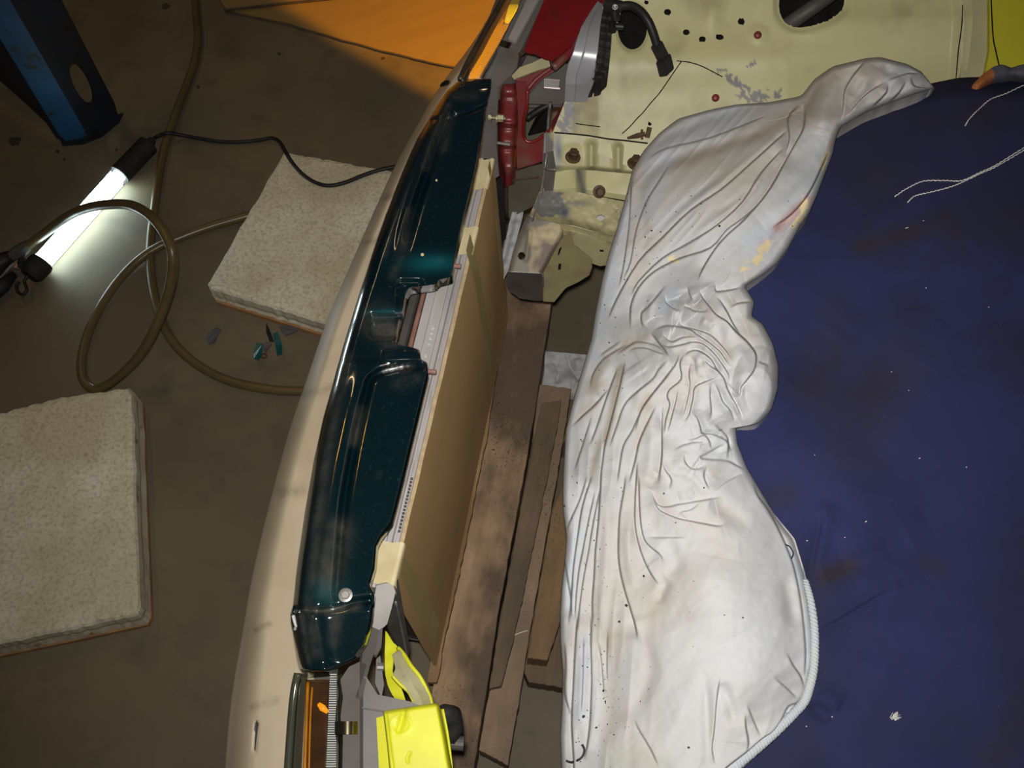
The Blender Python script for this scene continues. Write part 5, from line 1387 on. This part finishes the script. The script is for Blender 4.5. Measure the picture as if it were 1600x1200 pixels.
# sharp folds: picture polyline, depth in mm
SHARP = [
    ([(1232, 202), (1172, 256), (1126, 296), (1079, 328), (1035, 371), (997, 409), (963, 468), (950, 500)], 7), ([(1225, 230), (1188, 271), (1160, 315), (1119, 352), (1079, 378), (1035, 403), (997, 440), (985, 465)], 7),
    ([(1229, 246), (1210, 281), (1188, 315), (1157, 343), (1135, 359), (1110, 387), (1063, 403), (1022, 424), (997, 450), (985, 480), (985, 515)], 7), ([(1248, 163), (1231, 185), (1233, 215), (1226, 243)], 8),
    ([(1247, 160), (1257, 170), (1255, 200), (1242, 225), (1227, 252), (1205, 292), (1166, 340), (1138, 365), (1116, 390), (1097, 421), (1090, 440)], 8), ([(1295, 235), (1280, 270), (1262, 305), (1237, 335), (1205, 357)], 7),
    ([(1047, 256), (1029, 284), (1010, 315), (994, 359), (985, 409), (972, 440)], 4), ([(988, 274), (985, 315), (982, 359), (974, 415), (966, 452)], 4), ([(1200, 180), (1110, 215), (1040, 232), (1010, 250)], 3),
    ([(1042, 444), (1024, 466), (1012, 480), (1002, 490), (1004, 508), (1018, 514)], 6), ([(1040, 460), (1040, 472), (1052, 482), (1066, 487)], 6), ([(1074, 448), (1078, 462), (1084, 470)], 5), ([(1076, 474), (1070, 478), (1078, 482), (1086, 486), (1108, 487)], 6),
    ([(1092, 450), (1096, 462), (1108, 478), (1120, 492), (1136, 502), (1150, 518), (1166, 532), (1180, 550), (1182, 564), (1178, 580), (1164, 598), (1158, 606), (1156, 618), (1144, 620)], 8), ([(1118, 440), (1118, 454), (1128, 455), (1146, 452), (1162, 448)], 6),
    ([(1118, 462), (1128, 474), (1138, 490), (1146, 506), (1160, 528)], 7), ([(1140, 482), (1152, 474), (1170, 472), (1178, 470)], 6), ([(1064, 494), (1064, 508), (1084, 514), (1108, 522), (1124, 536), (1136, 550), (1144, 566)], 7),
    ([(1018, 518), (1040, 509), (1064, 511), (1080, 516), (1088, 522), (1104, 532), (1124, 548), (1134, 562), (1144, 576)], 7), ([(1016, 520), (1028, 534), (1042, 552), (1046, 558)], 8), ([(1028, 534), (1044, 542), (1066, 538), (1084, 534), (1100, 538), (1116, 552), (1128, 568), (1138, 584), (1140, 600)], 7),
    ([(1036, 514), (1038, 526), (1050, 534), (1064, 528), (1080, 526), (1096, 530)], 6), ([(960, 556), (980, 542), (996, 534), (1020, 538), (1032, 544), (1044, 556)], 6), ([(980, 552), (992, 544), (1010, 544), (1026, 550), (1046, 557)], 6),
    ([(1068, 558), (1076, 550), (1088, 547), (1100, 552), (1112, 562), (1120, 576), (1132, 592), (1138, 610), (1150, 632), (1162, 658)], 9), ([(1098, 560), (1108, 570), (1128, 584)], 6), ([(1128, 586), (1108, 594), (1086, 604), (1082, 624), (1076, 648), (1068, 662)], 9),
    ([(1080, 564), (1076, 584), (1078, 604), (1072, 632), (1066, 656)], 7), ([(1062, 552), (1056, 568), (1044, 584), (1028, 604), (1012, 624), (1000, 644), (992, 676)], 6), ([(1046, 560), (1030, 576), (1020, 592), (1000, 608), (980, 628)], 4),
    ([(1070, 552), (1062, 568), (1064, 592), (1046, 608), (1042, 620), (1046, 632), (1040, 656), (1038, 680)], 8), ([(1060, 604), (1056, 626), (1048, 656), (1042, 678)], 6), ([(1110, 598), (1110, 620), (1112, 642), (1108, 656)], 7), ([(1116, 596), (1124, 612), (1130, 628), (1142, 642), (1148, 662)], 8),
    ([(1184, 564), (1192, 568), (1202, 570)], 4), ([(1080, 642), (1090, 654), (1095, 668), (1098, 677), (1112, 678), (1128, 684), (1138, 692), (1138, 704), (1136, 720)], 8), ([(1110, 658), (1124, 670), (1136, 682), (1139, 695), (1144, 712)], 6), ([(1072, 686), (1084, 686), (1100, 680), (1109, 690), (1111, 704)], 6),
    ([(1050, 706), (1066, 696), (1088, 691), (1108, 691)], 4), ([(1138, 692), (1124, 698), (1106, 708), (1094, 715), (1112, 718), (1136, 720), (1156, 730), (1168, 736)], 5), ([(1070, 706), (1070, 720), (1080, 732), (1094, 732), (1104, 722)], 4), ([(1104, 728), (1100, 744), (1106, 760), (1109, 766)], 4),
    ([(1166, 738), (1148, 746), (1130, 756), (1116, 770)], 4), ([(1034, 680), (1034, 700), (1033, 720), (1030, 740), (1028, 756)], 8), ([(1034, 722), (1040, 736), (1049, 750), (1044, 768)], 4), ([(1016, 764), (1026, 786), (1040, 792), (1060, 788), (1084, 784), (1108, 780), (1130, 776)], 5),
    ([(1018, 774), (1028, 794), (1040, 802), (1060, 810), (1080, 814), (1100, 818), (1124, 822), (1136, 816)], 5), ([(1060, 808), (1064, 800), (1080, 796), (1096, 784)], 3), ([(1176, 752), (1184, 774), (1200, 796), (1216, 826), (1228, 852), (1240, 884), (1248, 920), (1252, 944), (1256, 978), (1259, 1020), (1257, 1060)], 5),
    ([(940, 720), (937, 780), (934, 820), (930, 860), (928, 900), (925, 940), (926, 978)], 8), ([(978, 740), (974, 768), (968, 804), (966, 840), (966, 870), (970, 900), (978, 930), (986, 956), (992, 978), (996, 1000)], 8), ([(996, 720), (992, 780), (992, 820), (998, 852), (1008, 880), (1020, 902), (1032, 916)], 7),
    ([(998, 740), (999, 792), (1002, 826), (1008, 846), (1020, 858), (1032, 868), (1037, 880)], 6), ([(1008, 840), (1032, 840), (1052, 840), (1076, 840)], 3), ([(918, 740), (906, 780), (890, 816), (884, 836)], 5), ([(926, 740), (910, 790), (902, 840), (896, 884), (892, 940), (888, 978)], 7),
    ([(930, 766), (920, 810), (912, 852), (904, 892), (900, 932), (898, 970)], 6), ([(938, 760), (926, 820), (918, 868), (910, 912), (904, 960), (902, 990)], 6), ([(880, 860), (886, 900), (892, 940), (893, 970)], 5),
    ([(977, 562), (968, 604), (954, 660), (944, 700), (940, 740)], 6), ([(966, 572), (948, 620), (932, 668), (920, 700)], 6), ([(1020, 594), (1000, 608), (982, 624), (972, 640), (964, 664), (952, 700)], 5), ([(1050, 580), (1032, 600), (1016, 620), (1000, 644), (988, 672), (974, 696), (968, 728), (964, 758)], 5),
    ([(1026, 632), (1008, 668), (998, 692), (992, 720), (982, 758)], 6), ([(1036, 632), (1034, 660), (1034, 700), (1032, 728), (1028, 758)], 6), ([(984, 536), (956, 552), (940, 564), (926, 586), (922, 610)], 5), ([(952, 606), (930, 632), (910, 650), (892, 668)], 8), ([(972, 532), (942, 552), (936, 560)], 4),
    ([(926, 646), (912, 690), (896, 740)], 4), ([(924, 960), (923, 1010), (924, 1060), (922, 1120), (918, 1160), (912, 1190)], 8), ([(902, 960), (898, 1020), (895, 1080), (893, 1130), (896, 1186), (896, 1230)], 8), ([(882, 1000), (884, 1040), (882, 1080), (892, 1120)], 6), ([(988, 960), (994, 984), (996, 1000)], 4),
    ([(990, 1120), (998, 1140), (1016, 1170), (1030, 1200)], 3), ([(1126, 1054), (1120, 1096), (1116, 1144), (1113, 1170), (1118, 1198)], 5), ([(1164, 1114), (1166, 1136), (1170, 1160), (1166, 1176)], 6), ([(1166, 1098), (1180, 1132), (1190, 1154)], 4), ([(1208, 1058), (1228, 1074), (1246, 1092)], 4), ([(1228, 1018), (1240, 1040), (1252, 1058), (1257, 1080)], 5),
    ([(1257, 1080), (1250, 1096), (1232, 1104), (1222, 1124), (1208, 1144), (1192, 1154), (1166, 1176), (1136, 1199), (1110, 1225)], 5), ([(1355, 92), (1335, 115), (1320, 140), (1317, 165), (1315, 190)], 8), ([(1385, 127), (1360, 142), (1340, 160), (1320, 185)], 6), ([(1387, 127), (1385, 145), (1360, 170)], 6), ([(1440, 116), (1417, 115), (1387, 126)], 5),
    ([(1417, 125), (1405, 145), (1387, 162)], 5), ([(1422, 118), (1430, 135), (1460, 137)], 6), ([(935, 1000), (940, 1040), (944, 1090)], 4), ([(950, 980), (948, 1040), (950, 1070)], 3), ([(912, 990), (911, 1060), (908, 1120)], 3)]
# broad soft hollows: polyline, depth mm, half width px
SOFT = [([(1245, 168), (1190, 205), (1120, 228), (1050, 250), (1010, 275), (990, 330), (978, 400)], 6, 11), ([(1180, 162), (1100, 190), (1040, 215), (1005, 245), (985, 290)], 4, 9), ([(1282, 120), (1265, 152), (1257, 180)], 5, 8), ([(1260, 309), (1235, 340), (1204, 371)], 4, 8), ([(1108, 786), (1128, 794), (1148, 810), (1170, 824)], 7, 14),
        ([(1044, 904), (1036, 924), (1028, 944)], 6, 9), ([(1010, 1000), (1016, 1050), (1000, 1090), (992, 1120)], 6, 14), ([(1100, 1048), (1104, 1100), (1106, 1160), (1102, 1200)], 5, 8), ([(1128, 1068), (1142, 1104), (1148, 1136)], 5, 9), ([(1225, 900), (1234, 940), (1240, 980)], 6, 12), ([(1028, 740), (1016, 764)], 5, 8), ([(1040, 728), (1080, 745), (1100, 770)], 4, 8),
        ([(950, 1000), (955, 1080), (950, 1160)], 6, 16), ([(1040, 845), (1060, 880), (1040, 900)], 4, 12), ([(1176, 590), (1160, 600), (1140, 615)], 5, 12), ([(1120, 505), (1130, 540)], 4, 9), ([(945, 330), (960, 380)], 3, 10), ([(1000, 300), (1005, 380), (990, 430)], 4, 10), ([(1130, 270), (1060, 330), (1010, 390)], 4, 9), ([(1180, 290), (1120, 335)], 3, 7), ([(1380, 100), (1390, 118)], 4, 8), ([(1345, 120), (1330, 150)], 3, 8)]
RIDGE = [([(1240, 190), (1180, 240), (1130, 282), (1085, 314), (1040, 356), (1000, 395)], 4, 6), ([(1215, 250), (1170, 300), (1125, 340), (1085, 363)], 4, 6), ([(1285, 200), (1275, 260), (1240, 310), (1190, 350)], 8, 18), ([(1095, 590), (1090, 560), (1105, 556)], 4, 5), ([(1190, 520), (1202, 570), (1195, 620)], 8, 18), ([(1072, 625), (1076, 600)], 4, 5), ([(1150, 540), (1165, 570), (1150, 600)], 5, 10),
         ([(1100, 630), (1102, 660), (1120, 680)], 5, 8), ([(1020, 640), (1018, 700), (1012, 750)], 5, 10), ([(950, 760), (948, 840), (944, 920), (940, 990)], 6, 9), ([(982, 800), (982, 860), (990, 920)], 5, 9), ([(913, 1000), (910, 1060), (906, 1140)], 6, 8), ([(886, 1000), (886, 1100)], 3, 6), ([(1120, 870), (1110, 940), (1140, 1000)], 6, 40), ([(1050, 500), (1060, 470)], 5, 10), ([(1095, 500), (1115, 510)], 5, 8),
         ([(1020, 460), (1012, 500)], 4, 6), ([(1090, 470), (1100, 485)], 4, 6), ([(1070, 705), (1055, 740)], 4, 10), ([(1085, 770), (1060, 778)], 3, 7), ([(990, 570), (1000, 585)], 5, 18), ([(955, 560), (938, 590), (935, 620)], 5, 10), ([(1370, 105), (1345, 140), (1328, 168)], 5, 9), ([(1405, 118), (1380, 150)], 4, 7), ([(1310, 120), (1290, 160), (1280, 210)], 6, 12)]
def fold_z(a, b):
    f = np.zeros(a.shape)
    for pl, dp in SHARP:
        mid = len(pl) // 2
        (x0, y0), (x1, y1) = pl[max(mid - 1, 0)], pl[min(mid + 1, len(pl) - 1)]
        dx, dy = x1 - x0, y1 - y0
        q = 14 / max(math.hypot(dx, dy), 1e-6)
        ex, ey = np.array([-dy * q, dy * q]) + (x0 + x1) / 2, np.array([dx * q, -dx * q]) + (y0 + y1) / 2
        ez = base_z(ex, ey); w_ = P(ex, ey, ez)
        ez = ez - .5 * (w_[:, 0] ** 2 + w_[:, 1] ** 2) / .87      # height over a shell round the eye point
        side = 1 if ez[0] > ez[1] else -1
        f += lap(a, b, pl, dp * .00165, 16.0, side)
    for pl, dp, w_ in SOFT: f -= crease(a, b, pl, dp * .0008, w_, .25, 2)
    for pl, dp, w_ in RIDGE: f += crease(a, b, pl, dp * .0007, w_, .25, 2)
    # fine secondary folds: running down the hanging side, crossing in the knot
    side = np.clip((1040 - a) / 60, 0, 1) * np.clip((b - 560) / 80, 0, 1)
    f -= .0040 * side * np.abs(vnoise(a + (b - 900) * .06, b * .14, 17, 74))
    up = np.clip((430 - b) / 60, 0, 1) * np.clip((1280 - a) / 60, 0, 1)
    f -= .0028 * up * np.abs(vnoise((a + b * .9) * .8, (a - b) * .10, 12, 76))
    knot = np.exp(-(np.hypot((a - 1085) / 90, (b - 590) / 130)) ** 4)
    f -= .0034 * knot * np.abs(vnoise(a, b, 26, 77)) + .0018 * knot * np.abs(vnoise(a + b * .4, b, 13, 78))
    f -= .0050 * np.clip((b - 660) / 80, 0, 1) * np.abs(vnoise(a, b, 85, 79)) + .003 * np.clip((b - 700) / 80, 0, 1) * np.abs(vnoise(a + .4 * b, b * .6, 38, 80))
    f += .0022 * vnoise(a, b, 46, 71) + .0010 * vnoise(a + b * .5, b, 19, 72) + .0005 * vnoise(a, b, 8, 73)
    return f
zc = base_z(px, py) + fold_z(px, py)
wid = np.hypot(px[:, -1] - px[:, 0], py[:, -1] - py[:, 0])[:, None]
dL, dR = U * wid, (1 - U) * wid
def roll(d, w_, h): q = np.clip(1 - d / w_, 0, 1); return h * (1 - np.sqrt(np.maximum(1 - q * q, 0)))
zc -= roll(dR, 13, .020) + roll(dL, 9, .016)
zc -= roll(V * 700, 10, .01)
bulge = np.clip(1 - np.hypot((px - 1185) / 42, (py - 610) / 70), 0, 1)
zc += .014 * np.minimum(bulge * 2, 1)
zc = np.maximum(zc, np.where((dR < 30) & (py > 235), navy_z(px, py) + .002, zc))
def soft_attr(lst):
    f = np.zeros(px.shape)
    for pl, w_, a_ in lst:
        dd, tt = polydist(px, py, pl, 3 * w_); f = np.maximum(f, a_ * np.exp(-(dd / w_) ** 2))
    return f
stain = soft_attr([([(1245, 170), (1190, 210), (1120, 232), (1060, 255)], 9, 1), ([(1262, 165), (1280, 125), (1310, 112)], 12, .9), ([(1262, 180), (1255, 195)], 9, .9), ([(1100, 310), (1060, 340), (1020, 390)], 8, .7), ([(1010, 260), (990, 300), (980, 380)], 8, .6), ([(1000, 640), (1014, 620), (1000, 690)], 7, 1), ([(1016, 632), (1000, 665), (994, 700)], 6, 1),
                   ([(1020, 525), (1005, 530), (985, 540)], 9, .9), ([(985, 535), (955, 552), (935, 580), (925, 610), (940, 600)], 10, .9), ([(930, 632), (905, 655)], 9, .8), ([(930, 690), (925, 740)], 6, .7), ([(1060, 480), (1090, 478), (1130, 500)], 10, .5), ([(1160, 500), (1165, 520)], 10, .5), ([(1140, 560), (1130, 540), (1090, 535)], 8, .5), ([(1115, 735), (1120, 745)], 8, .6), ([(1030, 780), (1060, 815), (1100, 822)], 12, .5),
                   ([(990, 830), (1000, 850), (1010, 860)], 8, .6), ([(1070, 955), (1078, 965)], 10, .4), ([(960, 1000), (955, 1080), (945, 1150)], 18, .75), ([(1130, 790), (1160, 815)], 12, .45), ([(1030, 930), (1010, 1010), (1000, 1090)], 14, .45), ([(1080, 390), (1050, 410)], 7, .5), ([(1345, 115), (1370, 105)], 12, .5), ([(1010, 410), (985, 450)], 7, .5), ([(960, 1060), (975, 1120)], 20, .5)])
tan = soft_attr([([(970, 575), (962, 610), (955, 650), (944, 690)], 7, 1), ([(940, 690), (930, 720), (922, 750)], 5, .7), ([(912, 690), (902, 740)], 5, .4)])
bluish = soft_attr([([(1140, 180), (1060, 215), (1020, 260)], 22, .7), ([(1280, 230), (1250, 300), (1190, 370)], 30, .7), ([(975, 330), (960, 420), (940, 500), (925, 560)], 16, .8), ([(1100, 300), (1040, 350)], 16, .5), ([(1040, 250), (1010, 330)], 14, .6), ([(1050, 460), (1040, 480)], 14, .8), ([(912, 1000), (908, 1120)], 10, .7), ([(885, 880), (890, 960)], 8, .7), ([(905, 830), (895, 900)], 8, .5), ([(1265, 960), (1268, 1060)], 9, .8), ([(1235, 860), (1255, 920)], 8, .7), ([(1410, 110), (1400, 130)], 14, .5), ([(1300, 250), (1285, 290)], 14, .6), ([(890, 650), (905, 600)], 10, .5)])
pink = soft_attr([([(1262, 312), (1240, 332), (1215, 356)], 8, 1), ([(1192, 388), (1200, 380)], 7, .8), ([(1246, 340), (1240, 348)], 6, .7), ([(1300, 222), (1296, 232)], 4, .7)])
crn = vnoise(px, py, 6, 81) * .8
cream = np.clip((soft_attr([([(1258, 316), (1252, 340), (1240, 352)], 7, 1), ([(1198, 380), (1188, 400), (1180, 408)], 9, 1), ([(1168, 412), (1160, 420)], 9, .8), ([(1293, 240), (1284, 262)], 5, 1), ([(1048, 404), (1060, 408)], 4, .9), ([(1052, 400), (1046, 406)], 3, .9)]) + crn - .55) * 4, 0, 1)
green = soft_attr([([(960, 1190), (1000, 1180), (1030, 1195)], 18, .5)])
wc = sheet('white_cloth', P(px, py, zc), M['white_cloth'], None, skirt=.02, inward=.012, attrs={'stain': stain, 'tan': tan, 'bluish': bluish, 'pink': pink, 'cream': cream, 'green': green})
tag(wc, 'crumpled white cloth hanging from the navy blanket into the engine bay', 'cloth')
CP, CZ = np.stack([px.ravel(), py.ravel()], 1), zc.ravel()
def cloth_at(a, b, lift=.0015):
    i = np.argmin((CP[:, 0] - a) ** 2 + (CP[:, 1] - b) ** 2)
    return P(CP[i, 0], CP[i, 1], CZ[i] + lift)
# twisted hem rope along the lower right border of the cloth
hemp = [(1256, 905), (1264, 935), (1270, 975), (1271, 1010), (1269, 1045), (1262, 1076), (1254, 1096), (1236, 1116), (1214, 1138), (1192, 1158), (1166, 1180), (1140, 1202), (1110, 1228)]
hpts = catmull([P(a + 2, b + 1, .758) for a, b in hemp], 22)
bm = bmesh.new()
for ph in (0, math.pi):
    pts = []
    for i in range(len(hpts)):
        tq = hpts[min(i + 1, len(hpts) - 1)] - hpts[max(i - 1, 0)]; tq /= np.linalg.norm(tq)
        sd = np.cross(tq, (0, 0, 1)); sd /= np.linalg.norm(sd)
        w_ = i * .9 + ph
        pts.append(hpts[i] + sd * .0020 * math.cos(w_) + np.array([0, 0, 1]) * .0020 * math.sin(w_))
    tube_bm(bm, pts, np.interp(np.arange(len(pts)), [0, 30, len(pts) - 40, len(pts) - 1], [.0010, .0020, .0028, .0032]), 7)
ho = bm_link('overlocked_hem', bm, M['hem'], wc, True)
ho['label'] = 'twisted pale hem'
# dark flakes of dirt caught on the cloth
bm = bmesh.new()
cl = [((995, 365), 26, 55, 46), ((960, 470), 16, 60, 30), ((945, 1060), 26, 70, 60), ((915, 1100), 14, 80, 34), ((905, 780), 18, 70, 26), ((940, 850), 25, 80, 22), ((1120, 330), 60, 40, 14), ((930, 620), 25, 60, 18), ((1030, 480), 40, 40, 14), ((960, 1120), 40, 60, 24), ((1100, 900), 90, 90, 12), ((1010, 800), 40, 60, 10)]
fk = [(1018, 360, 3.0), (1032, 362, 2.4), (1008, 370, 2.2), (979, 946, 3.6), (968, 971, 3.2), (1006, 900, 2.8), (911, 1119, 4.0), (943, 1079, 3.0), (946, 1096, 2.8), (1124, 353, 2.4), (1161, 965, 2.4), (1076, 1168, 3.2), (1100, 762, 2.2), (1037, 771, 2.4), (882, 790, 2.6), (932, 1137, 2.6)]
for (cx_, cy_), sx_, sy_, k_ in cl:
    for _ in range(k_):
        fk.append((random.gauss(cx_, sx_), random.gauss(cy_, sy_), random.choice((.7, .8, 1.0, 1.2, 1.6))))
for a, b, r in fk:
    i = np.argmin((CP[:, 0] - a) ** 2 + (CP[:, 1] - b) ** 2)
    if (CP[i, 0] - a) ** 2 + (CP[i, 1] - b) ** 2 > 9: continue
    k_ = random.randint(4, 6); ph = random.random() * 6
    z0 = CZ[i] + .0012
    rr = r * .8
    top_ = [bm.verts.new(P(a + rr * random.uniform(.5, 1.4) * math.cos(ph + q), b + rr * random.uniform(.4, 1.2) * math.sin(ph + q), z0)) for q in np.linspace(0, 2 * math.pi, k_, endpoint=False)]
    ap = bm.verts.new(P(a, b, z0 + .0009))
    for q in range(k_): bm.faces.new((top_[q], top_[(q + 1) % k_], ap))
o = tag(bm_link('dirt_flakes', bm, M['flake']), 'dark flakes of dirt scattered over the white cloth', 'flakes', kind='stuff')
o = tube('dark_fibre', [cloth_at(a, b, .001) for a, b in ((885, 1189), (893, 1191), (903, 1188), (910, 1181), (913, 1172), (910, 1163))], .0011, M['flake'], None, 6, 5)
tag(o, 'curved dark fibre on the lower left tip of the white cloth', 'fibre')
o = tube('blue_thread', [cloth_at(a, b, .0015) for a, b in ((1228, 850), (1235, 855), (1239, 864), (1236, 873))], .0006, M['blue_dark'], None, 6, 5)
tag(o, 'short dark thread loop near the right border of the white cloth', 'thread')

# small grey-white rag below, between board and cloth
rp = [(852, 548, 945, 556), (851, 560, 935, 570), (851, 575, 925, 590), (849, 590, 915, 600), (846, 604, 905, 616)]
a, b, U_, V_ = sheet_grid(rp, 60, 50, 3)
zr = .10 + .012 * vnoise(a, b, 18, 91) + .006 * vnoise(a, b, 8, 92) - crease(a, b, [(885, 552), (892, 575), (905, 596)], .010, 4, .1) - crease(a, b, [(862, 562), (872, 580), (870, 600)], .008, 4, .1) + crease(a, b, [(900, 560), (905, 580)], .008, 7, .2, 2)
o = sheet('grey_rag', P(a, b, zr), M['grey_rag'], None, skirt=.03)
tag(o, 'small crumpled grey white rag lying at the top end of the narrow boards', 'rag')

# orange and grey rag behind the blanket, top right
a, b, U_, V_ = sheet_grid([(1520, 132, 1548, 138), (1535, 116, 1560, 136), (1552, 104, 1575, 134), (1566, 100, 1590, 134), (1580, 106, 1600, 134), (1592, 102, 1640, 134), (1640, 92, 1680, 134)], 30, 70, 5)
zr = .765 - .03 * U_ + .012 * np.sin(np.clip(U_ * 1.2, 0, 1) * math.pi) + .004 * vnoise(a, b, 16, 95) - .006 * np.exp(-((a - 1582) / 8) ** 2)
o = sheet('orange_grey_rag', P(a, b, zr - .02), [M['orange_rag'], M['greyish_rag']], None, skirt=.03)
cxm = np.array([np.mean([o.data.vertices[v].co.x for v in f.vertices]) for f in o.data.polygons]) + o.location.x
lim = P(1556, 115, .75)[0]
for f, c in zip(o.data.polygons, cxm): f.material_index = 1 if c > lim else 0
tag(o, 'orange and grey cloth bunched behind the far edge of the navy blanket', 'cloth')

# loose white threads and lint on the blanket
def thread(label, pl, r=.0006, lift=.0012):
    bm = bmesh.new()
    c = catmull(np.array([(a, b, 0) for a, b in pl], float), 14)
    pts = [P(q[0] + .5 * math.sin(i * 1.9), q[1] + .5 * math.cos(i * 1.9), float(navy_z(np.array([q[0]]), np.array([q[1]]))[0]) + lift) for i, q in enumerate(c)]
    rad_ = [r * (1 + .25 * math.sin(i * 2.3)) for i in range(len(pts))]
    tube_bm(bm, pts, rad_, 6)
    o = bm_link('thread', bm, M['thread'], None, True)
    return tag(o, label, 'thread', 'white threads on the navy blanket')
thread('short white thread nearest the top edge of the navy blanket', [(1508, 196), (1516, 184), (1530, 170), (1548, 155), (1572, 146), (1600, 133), (1625, 126)])
thread('long white thread on the navy blanket, upper branch of the pair', [(1398, 307), (1418, 294), (1443, 283), (1475, 282), (1503, 282), (1530, 270), (1556, 258), (1585, 240), (1615, 222)])
thread('white thread on the navy blanket, lower branch of the pair', [(1418, 316), (1430, 306), (1455, 300), (1485, 292), (1505, 284), (1530, 272), (1555, 261), (1586, 243), (1615, 226)])
bm = bmesh.new()
for k in range(16):
    q = random.uniform(-.6, .6); L_ = random.uniform(4, 13)
    s0 = (1392 + random.uniform(-3, 8), 1124 + random.uniform(-4, 2)); e0_ = (s0[0] + L_ * math.cos(q - .6), s0[1] + L_ * math.sin(q - .6))
    z_ = float(navy_z(np.array([s0[0]]), np.array([s0[1]]))[0])
    tube_bm(bm, [P(*s0, z_ + .001), P((s0[0] + e0_[0]) / 2, (s0[1] + e0_[1]) / 2 + random.uniform(-2, 2), z_ + .003), P(*e0_, z_ + .0015)], .00022, 4)
tag(bm_link('lint_tuft', bm, M['thread']), 'tuft of pale lint near the bottom of the navy blanket', 'lint')
bm = bmesh.new()
for a, b, l in ((1417, 356, 4), (1443, 345, 1.2), (1447, 450, 1), (1393, 581, 1), (1437, 716, 2), (1353, 815, 2.5), (1273, 711, 1), (1320, 840, 1.2), (1261, 845, 2), (1510, 730, 1.2), (1545, 480, 1), (1420, 610, 1), (1300, 1120, 1.6), (1260, 1135, 1.4)):
    z_ = float(navy_z(np.array([a]), np.array([b]))[0]) + .0008
    rod(bm, P(a - l * .6, b + l * .2, z_), P(a + l * .6, b - l * .2, z_), .0004, 5)
tag(bm_link('lint_specks', bm, M['thread']), 'pale lint specks scattered on the navy blanket', 'lint', kind='stuff')
